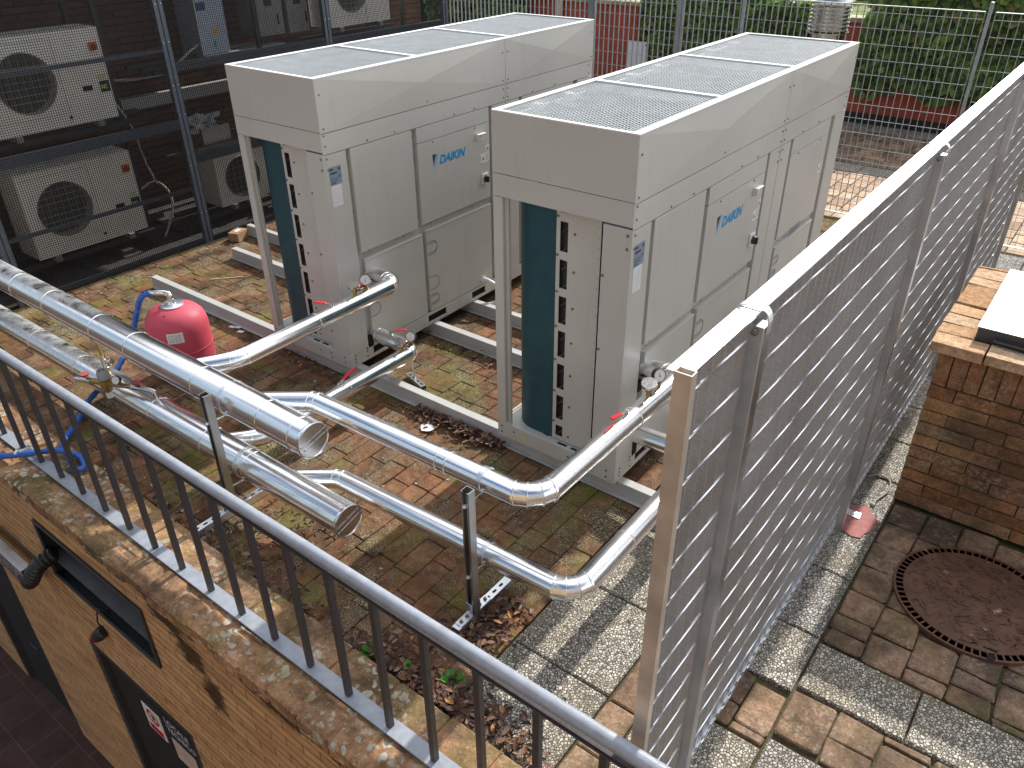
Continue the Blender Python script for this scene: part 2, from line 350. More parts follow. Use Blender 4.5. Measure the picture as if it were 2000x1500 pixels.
def leafmat(name, hues, tr=.25, rough=.45):
    m, t, b = nmat(name); g = N(t, 'ShaderNodeNewGeometry')
    t.links.new(ramp(t, g.outputs['Random Per Island'], hues), b.inputs['Base Color']); b.inputs['Roughness'].default_value = rough
    if tr: 
        b.inputs['Subsurface Weight'].default_value = 0
        td = N(t, 'ShaderNodeBsdfTranslucent'); ms = N(t, 'ShaderNodeMixShader'); ms.inputs[0].default_value = tr
        t.links.new(ramp(t, g.outputs['Random Per Island'], [(p, tuple(min(1, x*1.6) for x in c)) for p, c in hues]), td.inputs['Color'])
        o = t.nodes['Material Output']; t.links.new(b.outputs[0], ms.inputs[1]); t.links.new(td.outputs[0], ms.inputs[2]); t.links.new(ms.outputs[0], o.inputs['Surface'])
    return m
M['ivy'] = leafmat('ivy_leaf', [(0,(.028,.06,.012)),(.35,(.07,.14,.022)),(.68,(.15,.26,.04)),(.93,(.24,.34,.06)),(.96,(.22,.15,.05)),(1,(.42,.42,.12))], .42)
M['weed'] = leafmat('weed_leaf', [(0,(.04,.13,.015)),(1,(.08,.24,.03))], .3)
M['dryleaf'] = leafmat('dry_leaf', [(0,(.035,.018,.012)),(.4,(.085,.038,.024)),(.75,(.16,.08,.045)),(.92,(.30,.21,.15)),(1,(.42,.19,.04))], .1, .8)
M['twig'] = simple('twig_bark', (.10,.07,.045), .9)
M['lawn'] = simple('lawn_green', (.13,.17,.03), .95, 0, .5, 14, .8, 60)
def mat_coil():
    m, t, b = nmat('coil_fins'); v = coords(t); wv = N(t, 'ShaderNodeTexWave', wave_type='BANDS', bands_direction='Z'); wv.inputs['Scale'].default_value = 60
    wv.inputs['Distortion'].default_value = .2; t.links.new(v, wv.inputs['Vector'])
    c = mixc(t, .6, ramp(t, wv.outputs['Fac'], [(0,(.009,.05,.068)),(1,(.022,.105,.13))]), ramp(t, noise(t, v, 12, 5), [(.3,(.7,.7,.7)),(.7,(1.3,1.2,1.2))]), 'MULTIPLY')
    t.links.new(c, b.inputs['Base Color']); b.inputs['Roughness'].default_value = .42; b.inputs['Metallic'].default_value = .3
    bump(t, wv.outputs['Fac'], b, .4, .002); return m
M['coil'] = mat_coil()
def mat_rust():
    m, t, b = nmat('rusty_cast_iron'); v = coords(t)
    c = ramp(t, noise(t, v, 9, 7, .7), [(.3,(.07,.034,.020)),(.55,(.125,.058,.034)),(.75,(.19,.10,.055))])
    c = mixc(t, ramp(t, noise(t, v, 16, 3, .5), [(.68,(0,0,0)),(.74,(.7,.7,.7))]), c, (.42,.34,.26))
    t.links.new(c, b.inputs['Base Color']); b.inputs['Roughness'].default_value = .6
    bump(t, noise(t, v, 60, 4), b, .3, .003); return m
M['rust'] = mat_rust()
def mat_fencebar():
    m, t, b = nmat('weathered_zinc'); v = coords(t, scale=(1,1,8)); n = noise(t, v, 30, 5, .7); n2 = noise(t, coords(t), 2.2, 5)
    c = mixc(t, .6, ramp(t, n, [(.3,(.40,.405,.405)),(.7,(.58,.585,.585))]), ramp(t, n2, [(.3,(.75,.72,.7)),(.7,(1.15,1.15,1.2))]), 'MULTIPLY')
    t.links.new(c, b.inputs['Base Color']); b.inputs['Metallic'].default_value = .65; b.inputs['Roughness'].default_value = .5
    bump(t, n, b, .1, .001); return m
M['zinc'] = mat_fencebar()

# ------------------------------------------------------------------ SETTING
def paving(mb, x0, x1, y0, y1, L, W, gap=.006, alongy=True, z=0, jit=.004, zj=.0025, inset=.005, skip=None, th=.03, split=0):
    nr = max(1, round(((x1-x0) if alongy else (y1-y0))/W)); Wd = ((x1-x0) if alongy else (y1-y0))/nr
    for r_ in range(nr):
        a0 = (x0 if alongy else y0)+r_*Wd; p = (y0 if alongy else x0)-rnd.random()*L; end = y1 if alongy else x1; st = y0 if alongy else x0
        while p < end-.01:
            l = L*(1+rnd.uniform(-.12,.12)); 
            if split and rnd.random() < split: l *= .5
            q = min(p+l, end); s0 = max(p, st); p = q
            if q-s0 < .03: continue
            g = gap/2; A0, A1, B0, B1 = a0+g, a0+Wd-g, s0+g, q-g
            X0, X1, Y0, Y1 = (A0, A1, B0, B1) if alongy else (B0, B1, A0, A1)
            cx, cy = (X0+X1)/2, (Y0+Y1)/2
            if skip and skip(cx, cy): continue
            zz = z+rnd.uniform(-zj, zj); j = lambda: rnd.uniform(-jit, jit)*.6
            tx, ty = rnd.uniform(-zj, zj), rnd.uniform(-zj, zj)
            # outline with 12 points, worn corners
            out_ = []; c_ = min(.012, inset*1.6)
            for (sx, sy) in ((-1,-1),(1,-1),(1,1),(-1,1)):
                X = X0 if sx < 0 else X1; Y = Y0 if sy < 0 else Y1
                e = c_*rnd.uniform(.3, 1.6)
                pa = (X-sx*e, Y); pb = (X, Y-sy*e)
                seq = [pa, pb] if sx*sy < 0 else [pb, pa]
                out_ += [(x+j(), y+j()) for x, y in seq]
            # order: (-,-): pb,pa ; (+,-): pa,pb ...
            n = len(out_); V = [(x, y, zz-th) for x, y in out_]+[(x, y, zz-inset) for x, y in out_]
            V += [(cx+(x-cx)*(1-inset*1.3/max(.03, abs(X1-X0)/2)), cy+(y-cy)*(1-inset*1.3/max(.03, abs(Y1-Y0)/2)), zz+tx*(x-cx)/(X1-X0)+ty*(y-cy)/(Y1-Y0)) for x, y in out_]
            F = [(i, (i+1) % n, n+(i+1) % n, n+i) for i in range(n)]+[(n+i, n+(i+1) % n, 2*n+(i+1) % n, 2*n+i) for i in range(n)]+[tuple(range(2*n, 3*n))]
            mb.add(V, F)
MH = (2.555, .38, .35)   # manhole
# soil under everything (one sheet to the horizon on the upper level, from the parapet back)
g = MB(); g.poly([(-60,-1.64,-.022),(60,-1.64,-.022),(60,90,-.022),(-60,90,-.022)]); props(build('ground', g, M['soil']), kind='structure')
def far_ok(x, y): return False
b1 = MB(); paving(b1, -4.33, .955, -1.60, 5.15, .265, .125, .0035, True, 0, .004, .0022, .0035, split=.25)
props(build('terrace_paving', b1, M['terrace'], smooth=0), kind='structure')
b2 = MB()
paving(b2, 1.46, 1.60, -1.60, 5.15, .25, .14, .008, True, 0)
inpier = lambda x, y: (x > 2.0 and .92 < y < 2.0) or (x-MH[0])**2+(y-MH[1])**2 < (MH[2]-.07)**2
paving(b2, 2.055, 4.6, -.28, .98, .20, .165, .010, True, 0, .009, .004, .006, inpier, split=.3)
paving(b2, 1.62, 2.05, -.93, -.63, .22, .15, .007, True, 0, .004, .003)
paving(b2, 2.055, 4.6, -.86, -.58, .24, .185, .010, True, 0, .009, .004)
props(build('yard_paving', b2, M['paver'], smooth=0), kind='structure')
b3 = MB()
paving(b3, 2.055, 7.0, 2.04, 5.15, .26, .16, .01, True, 0, skip=inpier); paving(b3, -6, 7.0, 5.17, 6.85, .26, .16, .01, True, 0)
props(build('rear_paving', b3, M['farpaver'], smooth=0), kind='structure')
b4 = MB()
paving(b4, -7, 7, 7.22, 8.9, .3, .15, .01, False, 0); props(build('shaded_paving', b4, M['paver'], smooth=0), kind='structure')
pb = MB()
def slabs(x0, x1, ys, inset=.006):
    for a, b_ in zip(ys, ys[1:]):
        paving(pb, x0, x1, a, b_, b_-a, x1-x0, .006, True, rnd.uniform(-.001, .002), .002, .001, inset)
def slab(x0, x1, y0, y1):
    g_ = .004; z = rnd.uniform(0, .003); i = .006
    pb.add([(x0+g_,y0+g_,-.03),(x1-g_,y0+g_,-.03),(x1-g_,y1-g_,-.03),(x0+g_,y1-g_,-.03),(x0+g_,y0+g_,z-i),(x1-g_,y0+g_,z-i),(x1-g_,y1-g_,z-i),(x0+g_,y1-g_,z-i),
            (x0+g_+i,y0+g_+i,z),(x1-g_-i,y0+g_+i,z),(x1-g_-i,y1-g_-i,z),(x0+g_+i,y1-g_-i,z)],
           [(0,1,5,4),(1,2,6,5),(2,3,7,6),(3,0,4,7),(4,5,9,8),(5,6,10,9),(6,7,11,10),(7,4,8,11),(8,9,10,11)])
yy = -1.60
while yy < 5.0: slab(.96, 1.455, yy, min(yy+.5, 5.15)); yy += .5
for a, b_ in ((-1.60,-.94),(-.62,-.27),(-.27,.17),(.17,.62),(.62,1.07),(1.07,1.5),(1.5,1.95),(1.95,2.4),(2.4,2.85),(2.85,3.3),(3.3,3.75),(3.75,4.2),(4.2,4.65),(4.65,5.15)): slab(1.605, 2.05, a, b_)
x = 2.055
while x < 4.5: slab(x, x+.43, -.575, -.285); x += .43
x = 2.055
while x < 4.5: slab(x, x+.45, -1.3, -.87); x += .45
for i in range(28): slab(-7+i*.5, -6.5+i*.5, 6.87, 7.2)
for i in range(28): slab(-7+i*.5, -6.5+i*.5, 8.92, 9.3)
props(build('pebble_slabs', pb, M['pebble'], smooth=0), kind='structure')
g = MB(); g.poly([(-60,-60,-3.6),(60,-60,-3.6),(60,-1.6,-3.6),(-60,-1.6,-3.6)]); props(build('lower_yard_floor', g, M['floorlow']), kind='structure')
g = MB()   # raised lawn behind the red wall
nx, ny = 60, 40
for j in range(ny+1):
    for i in range(nx+1):
        X = -30+i; Y = 9.62+j*.9*(1+j*.03); g.v.append((X, Y, 1.30+.045*(Y-9.6)+.15*mn.noise(Vector((X*.2, Y*.2, 0)))))
for j in range(ny):
    for i in range(nx): a = j*(nx+1)+i; g.f.append((a, a+1, a+nx+2, a+nx+1)); g.m.append(0)
props(build('lawn', g, M['lawn']), kind='structure')

# pink mortar patch by the fence foot
g = MB(); pts = []
for i in range(26):
    a = 2*math.pi*i/26; r_ = .10+.035*mn.noise(Vector((math.cos(a)*2, math.sin(a)*2, 3))); pts.append((1.93+r_*.95*math.cos(a), .62+r_*1.35*math.sin(a), .007))
g.poly(pts); M['pink'] = simple('pink_screed', (.36,.13,.12), .8, 0, .15, 25)
props(build('pink_patch', g, M['pink']), 'pink mortar patch on the pebble slabs at the foot of the grating fence', 'mortar patch')

# ------------------------------------------------------------------ PARAPET WALL (south)
YW = -1.90
t = thing('brick_wall', 'ochre brick wall dropping from the terrace edge to the lower yard, with brick coping', 'wall', (0,-1.75,-3.6))
wl = MB()
wl.box(-9,4.5,YW,-1.62,-.34,-.035)
wl.box(-9,-2.1,YW,-1.62,-.80,-.34); wl.box(-.9,4.5,YW,-1.62,-.80,-.34)
wl.box(-9,4.5,YW,-1.62,-1.35,-.80)
wl.box(-9,-4.44,YW,-1.62,-3.6,-1.35); wl.box(-3.38,-2.04,YW,-1.62,-3.6,-1.35); wl.box(-.83,4.5,YW,-1.62,-3.6,-1.35)
build('wall', wl, M['southwall'], t, smooth=0)
cp = MB(); paving(cp, -9, 4.5, -1.965, -1.80, .165, .19, .005, True, .045, .007, .005, .014, th=.09)
cp.box(-9,4.5,-1.955,-1.60,-.034,.034)
x = -9
paving(cp, -9, 4.5, -1.80, -1.585, .28, .215, .003, False, .045, .005, .003, .006, th=.075)
build('coping', cp, M['coping'], t, smooth=0)
# dark steel louvre recess
t = thing('wall_vent', 'long dark steel vent box recessed high in the ochre wall', 'vent', (-1.5,-1.9,-.8))
g = MB(); g.box(-2.1,-.9,-1.66,-1.64,-.8,-.34); g.box(-2.1,-.9,-1.9,-1.66,-.35,-.341); g.box(-2.1,-.9,-1.9,-1.66,-.80,-.79); g.box(-.91,-.9,-1.9,-1.66,-.79,-.35); g.box(-2.1,-2.09,-1.9,-1.66,-.79,-.35)
build('recess', g, M['darkdoor'], t)
g = MB(); 
for a in ((-2.1,-.9,-.36,-.34),(-2.1,-.9,-.80,-.775)): g.box(a[0],a[1],-1.915,-1.903,a[2],a[3])
g.box(-2.1,-2.075,-1.915,-1.903,-.775,-.36); g.box(-.925,-.9,-1.915,-1.903,-.775,-.36); g.obox((-1.5,-1.80,-.60),(.58,0,0),(0,.10,.035),(0,-.001,.004))
build('frame', g, M['darkmetal'], t, bevel=.002)
def wall_door(x0, x1, zt, label, signs):
    t = thing('metal_door', label, 'door', ((x0+x1)/2,-1.85,-3.6))
    g = MB(); g.box(x0,x0+.06,-1.895,-1.80,-3.6,zt); g.box(x1-.06,x1,-1.895,-1.80,-3.6,zt); g.box(x0+.06,x1-.06,-1.895,-1.80,zt-.07,zt); build('door_frame', g, M['darkmetal'], t, bevel=.003)
    g = MB(); g.box(x0+.06,x1-.06,-1.86,-1.82,-3.6,zt-.07); 
    lf = build('door_leaf', g, M['darkdoor'], t, bevel=.003)
    g = MB(); g.tube([(x1-.14,-1.86,-2.55),(x1-.14,-1.91,-2.55),(x1-.26,-1.91,-2.55)], .009, 10); build('handle', g, M['dark'], lf)
    return t
wall_door(-4.44,-3.38,-1.352,'dark steel door at the far left foot of the ochre wall', 0)
dr = wall_door(-2.04,-.83,-1.352,'dark metal door with red prohibition sign and notices under the wall vent', 1)
PL = lambda x0, z0: (lambda u, v, w_: (x0+u, -1.862-w_, z0+v))
g = MB(); g.box(-1.61,-1.40,-1.865,-1.860,-1.98,-1.71,0)
g.box(-1.585,-1.425,-1.867,-1.865,-1.965,-1.90,1)
def ring(mb, cx, cz, r0, r1, y, mi, n=36):
    for i in range(n):
        a, b_ = 2*math.pi*i/n, 2*math.pi*(i+1)/n
        mb.poly([(cx+r0*math.cos(a),y,cz+r0*math.sin(a)),(cx+r1*math.cos(a),y,cz+r1*math.sin(a)),(cx+r1*math.cos(b_),y,cz+r1*math.sin(b_)),(cx+r0*math.cos(b_),y,cz+r0*math.sin(b_))], mi)
ring(g, -1.505, -1.80, .055, .073, -1.8662, 1); g.obox((-1.505,-1.8664,-1.80),(.045,0,-.045),(0,.0006,0),(.006,0,.006),1)
g.obox((-1.505,-1.8656,-1.802),(.012,0,0),(0,.0004,0),(0,0,.032),2); g.obox((-1.497,-1.8656,-1.79),(.024,0,.006),(0,.0004,0),(-.002,0,.010),2)
build('prohibition_sign', g, [M['sticker'], simple('sign_red', (.5,.02,.03), .4), M['dark']], dr, smooth=0)
g = MB(); text_mb(g, 'LOCALE', .075, lambda u,v,w_: (-1.32+u,-1.8625-w_,-1.68+v), off=.002); text_mb(g, 'TECNICO', .075, lambda u,v,w_: (-1.32+u,-1.8625-w_,-1.765+v), off=.002)
build('lettering', g, simple('letter_grey', (.42,.42,.50), .5), dr, smooth=0)
g = MB(); g.box(-1.30,-1.03,-1.865,-1.8615,-2.05,-1.83); build('notice', g, simple('notice_sheet', (.52,.40,.36), .6), dr)
# small red lamp
t = thing('alarm_lamp', 'small dark alarm lamp with red lens below the wall vent', 'lamp', (-1.62,-1.93,-1.02))
g = MB(); g.lathe((-1.62,-1.93,-1.0), (-.55,-.35,-.6), [(.0,-.04),(.03,-.04),(.042,-.03),(.042,.02)]); build('housing', g, M['dark'], t)
g = MB(); g.lathe((-1.62,-1.93,-1.0), (-.55,-.35,-.6), [(.036,.02),(.034,.06),(.022,.075),(0,.075)]); build('lens', g, M['redlens'], t)
g = MB(); g.tube([(-1.60,-1.92,-.97),(-1.58,-1.93,-.86),(-1.60,-1.90,-.78)], .005, 8)
for k in range(5): g.tube([(-1.56+.01*k,-1.9,-.76),(-1.50+.03*k,-1.93,-.70+.02*k),(-1.42,-1.90,-.68-.01*k)], .005, 6)
build('cable', g, M['dark'], t)
# cable tray with black flexible conduit and blue hose end
t = thing('cable_tray', 'grey perforated cable tray on the ochre wall with black ribbed conduit', 'cable tray', (-2.75,-1.97,-.9))
g = MB(); g.box(-4.6,-2.30,-2.035,-2.0,-.97,-.80); g.box(-4.6,-2.30,-2.0,-1.97,-.83,-.80); build('tray', g, M['galv'], t, bevel=.002)
g = MB()
for i in range(40):
    for k in range(2): g.box(-4.5+i*.056,-4.482+i*.056,-2.0365,-2.0352,-.92+k*.07,-.914+k*.07)
build('perforation', g, M['black'], t, smooth=0)
g = MB(); P = [Vector((-2.34,-2.0,-.88)),Vector((-2.24,-2.02,-.86)),Vector((-2.14,-2.02,-.76)),Vector((-2.08,-1.98,-.66)),Vector((-2.03,-1.88,-.60))]
def bez(P, n):   # catmull-rom
    o = []; Q = [P[0]*2-P[1]]+P+[P[-1]*2-P[-2]]
    for i in range(1, len(Q)-2):
        for k in range(n):
            s_ = k/n; a, b_, c_, d_ = Q[i-1], Q[i], Q[i+1], Q[i+2]
            o.append(.5*((2*b_)+(-a+c_)*s_+(2*a-5*b_+4*c_-d_)*s_*s_+(-a+3*b_-3*c_+d_)*s_**3))
    o.append(P[-1]); return o
Q = bez(P, 12); g.tube(Q, [.052 if i % 3 else .043 for i in range(len(Q))], 18); build('conduit', g, M['dark'], t)

t = thing('brick_building', 'ochre brick building facing the terrace from across the lower yard', 'building', (5.5,-9.3,-3.6))
M['facade'] = mat_wall('ochre_facade', (.44,.32,.19), (.37,.26,.15), (.3,.2,.12), .25, .065, .006, 'XZ', .2)
wins = [(-.4+k*2.6, z) for k in range(5) for z in (-.9, 1.9)]
g = MB(); xs = [-2.0]+sorted({v for x, z in wins for v in (x, x+1.1)})+[13.0]; zs_ = [-3.6,-.9,.5,1.9,3.3,4.6]
for i in range(len(xs)-1):
    for j in range(len(zs_)-1):
        if not (i % 2 == 1 and j in (1, 3)): g.box(xs[i],xs[i+1],-9.6,-9.3,zs_[j],zs_[j+1])
build('wall', g, M['facade'], t, smooth=0)
g = MB(); g.box(-2.2,13.2,-13.0,-9.1,4.6,4.8); build('roof', g, M['concrete'], t)
for x, z in wins:
    g = MB(); g.box(x,x+1.1,-9.5,-9.45,z,z+1.4); f_ = build('window', g, simple('window_glass', (.03,.04,.045), .08), t)
    g = MB(); g.box(x+.52,x+.58,-9.449,-9.41,z,z+1.4); g.box(x,x+.52,-9.449,-9.41,z+1.34,z+1.4); g.box(x+.58,x+1.1,-9.449,-9.41,z+1.34,z+1.4); build('frame', g, M['cream'], f_)
# ------------------------------------------------------------------ RAILING
YR = -1.77
t = thing('railing', 'grey painted steel railing standing on the brick coping', 'railing', (0,YR,.05))
g = MB(); g.tube([(-9,YR,.79),(-2,YR,.79),(.2,YR,.805),(2.0,YR,.825),(4.4,YR,.84)], .024, 24); hr = build('handrail', g, M['railing'], t)
g = MB(); g.box(-9,4.4,YR-.017,YR+.017,.758,.766); g.box(-9,4.4,YR-.012,YR+.012,.766,.772); build('handrail_flat', g, M['baluster'], t, bevel=.001)
g = MB(); g.box(-9,4.4,YR-.035,YR+.035,.047,.056); build('base_plate', g, M['railing'], t, bevel=.0015)
x = -.095-.2375*30
while x < 4.3:
    g = MB(); g.box(x-.0125,x+.0125,YR-.0125,YR+.0125,.056,.758); build('baluster', g, M['baluster'], t, bevel=.0015); x += .2375

# ------------------------------------------------------------------ SIDE GRATING FENCE
FX0, FX1 = 1.829, 1.860
t = thing('grating_fence', 'galvanised steel grating fence running back along the right side of the terrace', 'fence', (1.85,1.4,0))
def twist(mb, a, b, r=.0028, step=.022):
    a, b = Vector(a), Vector(b); L = (b-a).length; n = max(2, int(L/step)); d = (b-a).normalized()
    up = Vector((0,0,1)) if abs(d.z) < .9 else Vector((1,0,0)); u = d.cross(up).normalized(); v = d.cross(u); base = len(mb.v)
    for i in range(n+1):
        for j in range(4):
            an = math.pi/2*j+i*.16; mb.v.append(tuple(a+(b-a)*i/n+(u*math.cos(an)+v*math.sin(an))*r))
    for i in range(n):
        for j in range(4): j2 = (j+1) % 4; mb.f.append((base+i*4+j, base+i*4+j2, base+(i+1)*4+j2, base+(i+1)*4+j)); mb.m.append(0)
posts_y = [-1.30, .50, 2.45, 4.35]
panels = [(-1.645,-1.335),(-1.27,.465),(.535,2.415),(2.485,4.32)]
for (a, b_) in panels:
    g = MB(); n = max(2, round((b_-a)/.062)); 
    for i in range(n+1):
        y = a+(b_-a)*i/n; g.box(FX0,FX1,y-.0011,y+.0011,.075,1.985)
    build('grating_bars', g, M['zinc'], t, smooth=0)
    g = MB()
    for k in range(15): z = 1.925-k*.1345; twist(g, (FX1+.0022,a+.005,z), (FX1+.0022,b_-.005,z))
    build('cross_rods', g, M['galv_light'], t, smooth=0)
    g = MB(); g.box(FX0-.010,FX1+.014,a-.03,b_+.03,1.985,1.991); build('top_rail', g, M['galv_light'], t, bevel=.001)
    g = MB(); g.box(FX0-.002,FX1+.002,a-.003,b_+.003,.068,.075); 
    k = a
    while k < b_-.06: g.obox((FX1+.004,k+.03,.058),(.0015,0,0),(0,.018,.0),(0,0,.010)); k += .062
    build('bottom_rail', g, M['galv_light'], t, smooth=0)
g = MB(); y0, y1, x0, x1 = -1.688, -1.662, 1.843, 1.885
for (a,b_,c,d) in ((x0,x1,y0,y0+.003),(x0,x1,y1-.003,y1),(x0,x0+.003,y0+.003,y1-.003),(x1-.003,x1,y0+.003,y1-.003)): g.box(a,b_,c,d,.046,2.0)
M['post_front'] = simple('warm_reflection_galvanised_post', (.54,.47,.40), .5, .4, .22, 7, .1, 60)  # tan base colour stands in for a warm reflection on the grey galvanised tube
build('end_post', g, M['post_front'], t, smooth=0)
for y in posts_y:
    g = MB(); g.box(FX1+.001,FX1+.036,y-.022,y+.022,0.0,1.96); build('post', g, M['galv'], t, bevel=.002)
    g = MB(); 
    P = [Vector((FX0-.016,y,1.95)),Vector((FX0-.014,y,1.985)),Vector((FX0+.004,y,2.002)),Vector((FX1+.02,y,2.002)),Vector((FX1+.038,y,1.982)),Vector((FX1+.039,y,1.94))]
    P = bez(P, 4)
    for p, q in zip(P, P[1:]): 
        d = (q-p); nrm = Vector((0,1,0)).cross(d).normalized()*.0015; g.obox((p+q)/2, d/2*1.04, (0,.013,0), nrm*.8)
    cl = build('clamp', g, M['galv_light'], t, smooth=60)
    g = MB(); g.lathe((FX1+.015,y-.022,1.945),(0,-1,0),[(.009,0),(.009,.008),(.005,.012),(0,.013)],12); build('bolt', g, M['screw'], cl)
t2 = t
g = MB(); g.box(1.78,1.94,.63,.68,.009,.013); g.lathe((1.90,.655,.013),(0,0,1),[(.014,0),(.014,.005),(.007,.006),(.007,.014),(0,.014)],6); build('foot_bracket', g, M['galv_light'], t, bevel=.001)

# ------------------------------------------------------------------ BACK FENCE
YB = 5.20
t = thing('rear_grating_fence', 'open galvanised grating fence and gate closing the back of the terrace', 'fence', (-1.5,YB,0))
px_ = [-4.95,-2.74,-1.66,-.97,1.195,3.35,5.5]
for a, b_ in zip(px_, px_[1:]):
    a2, b2 = a+.04, b_-.04; n = max(2, round((b2-a2)/.062)); g = MB(); top = 1.97 if a > -2 else 2.45
    for i in range(n+1): x = a2+(b2-a2)*i/n; g.box(x-.0015,x+.0015,YB-.0125,YB+.0125,.06,top)
    build('grating_bars', g, M['zinc_rear'], t, smooth=0)
    g = MB(); z = top-.055
    while z > .1: g.cyl((a2,YB-.014,z),(b2,YB-.014,z),.0026,6); z -= .132
    build('cross_rods', g, M['zinc_rear'], t)
    for z in (top,.05): g = MB(); g.box(a2,b2,YB-.014,YB+.014,z,z+.006); build('edge_bar', g, M['zinc_rear'], t, smooth=0)
for x in px_:
    g = MB(); h = 2.05 if x > -1.2 else 2.5; wd = .045 if x < -2 and x > -3 else (.018 if x > -1.2 else .035); g.box(x-wd,x+wd*.4,YB-.02,YB+.02,-.01,h); 
    if x > -3 and x < -1: g.box(x+wd*.4+.006,x+wd*.4+.026,YB-.02,YB+.02,-.01,h)
    build('post', g, M['zinc_rear'], t, bevel=.002)

# ------------------------------------------------------------------ CHILLERS
def u2p(y, z, x=.806): return (x, y, z)
UW, UL, UH = .805, 2.956, 1.878
def make_chiller():
    t = thing('chiller', 'x', 'chiller')
    P = M['paint']
    # base frame
    g = MB(); g.box(0,UW,0,UL,.006,.012) if False else None
    def rail(x0, x1, y0, y1): g.box(x0,x1,y0,y1,0,.098)
    # right rail with fork slots
    ys = [0,.22,.36,.79,.995,1.30,1.47,2.2,2.4,UL]
    for i in range(0, len(ys)-1):
        if i % 2 == 0: g.box(UW-.012,UW,ys[i],ys[i+1],0,.098)
        else: g.box(UW-.012,UW,ys[i],ys[i+1],.078,.098); g.box(UW-.012,UW,ys[i],ys[i+1],0,.022)
    g.box(.0,UW-.012,0,.012,0,.098); g.box(0,.012,.012,UL,0,.098); g.box(.012,UW-.012,UL-.012,UL,0,.098)
    g.box(.012,UW-.012,.012,UL-.012,.085,.093)
    bf = build('base_frame', g, P, t, bevel=.0015)
    for (y0, y1) in ((.22,.36),(.79,.995),(1.30,1.47),(2.2,2.4)): g = MB(); g.box(UW-.08,UW-.02,y0,y1,.02,.08); build('fork_slot', g, M['black'], bf, smooth=0)
    for (x, y, a) in ((.19,.10,.4),(.30,.06,-.2),(.44,.03,0),(.53,.03,0),(.20,.35,1.3)):
        g = MB(); c, s_ = math.cos(a), math.sin(a); g.obox((x,y,.0942),(.030*c,.030*s_,0),(-.008*s_,.008*c,0),(0,0,.0008)); build('drain_slot', g, M['black'], bf, smooth=0)
    g = MB()
    for (x, z) in ((.03,.03),(.03,.07),(.62,.03),(.62,.065),(.75,.03),(.75,.07),(.12,.06),(.5,.05)): g.cyl((x,-.0012,z),(x,.001,z),.006,10)
    for (y, z) in ((.05,.03),(.05,.055),(.05,.08),(.16,.03),(.16,.07),(.16,.09),(1.70,.03),(1.70,.07),(1.80,.03),(1.80,.07)): g.cyl((UW-.001,y,z),(UW+.0012,y,z),.006,10)
    for k in range(12): g.cyl((UW-.001,.82+k*.016,.012+.002*(k % 2)),(UW+.0012,.82+k*.016,.012),.0035,8)
    build('bolt_hole', g, M['black'], bf, smooth=0)
    g = MB(); g.box(.16,.20,-.0016,-.0005,.032,.052); build('label_sticker', g, simple('pale_yellow_label', (.62,.55,.15), .5), bf)
    # posts
    for (x0, x1, y0, y1) in ((0,.058,0,.05),(0,.05,1.45,1.51),(0,.05,UL-.05,UL)):
        g = MB(); g.box(x0,x1,y0,y0+.003,.0985,1.462); g.box(x0,x0+.003,y0+.003,y1,.0985,1.462); g.box(x1-.003,x1,y0+.003,y0+.022,.0985,1.462); g.box(x1,x1+.036,y0+.019,y0+.022,.0985,1.462); g.box(x1+.033,x1+.036,y0+.004,y0+.019,.0985,1.462)
        build('corner_post', g, P, t, bevel=.0008)
    # coil (L shaped, rounded front corner)
    g = MB(); L_, f, r_, th = .06, .055, .15, .05
    o = [(L_,UL-.06),(L_,f+r_)]+[(L_+r_-r_*math.cos(a), f+r_-r_*math.sin(a)) for a in [math.pi/2*i/12 for i in range(1,13)]]+[(.352,f)]
    ri = r_-th; i_ = [(L_+th,UL-.06),(L_+th,f+r_)]+[(L_+r_-ri*math.cos(a), f+r_-ri*math.sin(a)) for a in [math.pi/2*i/12 for i in range(1,13)]]+[(.352,f+th)]
    n = len(o); z0, z1 = .0932, 1.465
    g.add([(x,y,z0) for x,y in o]+[(x,y,z1) for x,y in o]+[(x,y,z0) for x,y in i_]+[(x,y,z1) for x,y in i_],
          [(k,k+1,n+k+1,n+k) for k in range(n-1)]+[(2*n+k+1,2*n+k,3*n+k,3*n+k+1) for k in range(n-1)]+[(n-1,3*n-1,4*n-1,2*n-1),(0,n,3*n,2*n)])
    build('condenser_coil', g, M['coil'], t, smooth=30)
    # slotted end plate
    g = MB(); X0, X1, SX0, SX1 = .356, .602, .378, .425; yp = .05
    tops = [1.395-.2*k for k in range(7)]; zs = [(1.441,1.463)]+[(tp-.155 if k < 6 else tp-.07, tp-.0) for k, tp in enumerate(tops)]
    g.box(X0,SX0,yp,yp+.003,.1,1.463); g.box(SX1,X1,yp,yp+.003,.1,1.463); cur = .1
    for a, b_ in sorted(zs):
        if a > cur: g.box(SX0,SX1,yp,yp+.003,cur,a)
        cur = b_
    if cur < 1.463: g.box(SX0,SX1,yp,yp+.003,cur,1.463)
    g.box(X1,X1+.003,yp-.02,yp+.003,.1,1.463); g.box(X1+.003,X1+.022,yp-.02,yp-.017,.1,1.463)
    for k in range(7):
        g.lathe((.365,yp,1.418-.2*k),(0,-1,0),[(.007,0),(.007,.004),(0,.005)],8,1); g.lathe((.465,yp,1.345-.2*k),(0,-1,0),[(.007,0),(.007,.004),(0,.005)],8,1)
    for k in range(26): g.lathe((.614,yp-.02,.14+k*.051),(0,-1,0),[(.0028,0),(.0028,.001)],6,1)
    pl = build('slotted_plate', g, [P, M['screw']], t, smooth=0)
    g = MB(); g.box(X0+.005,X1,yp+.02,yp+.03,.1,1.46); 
    build('tube_shadow_plate', g, M['dark'], pl, smooth=0)
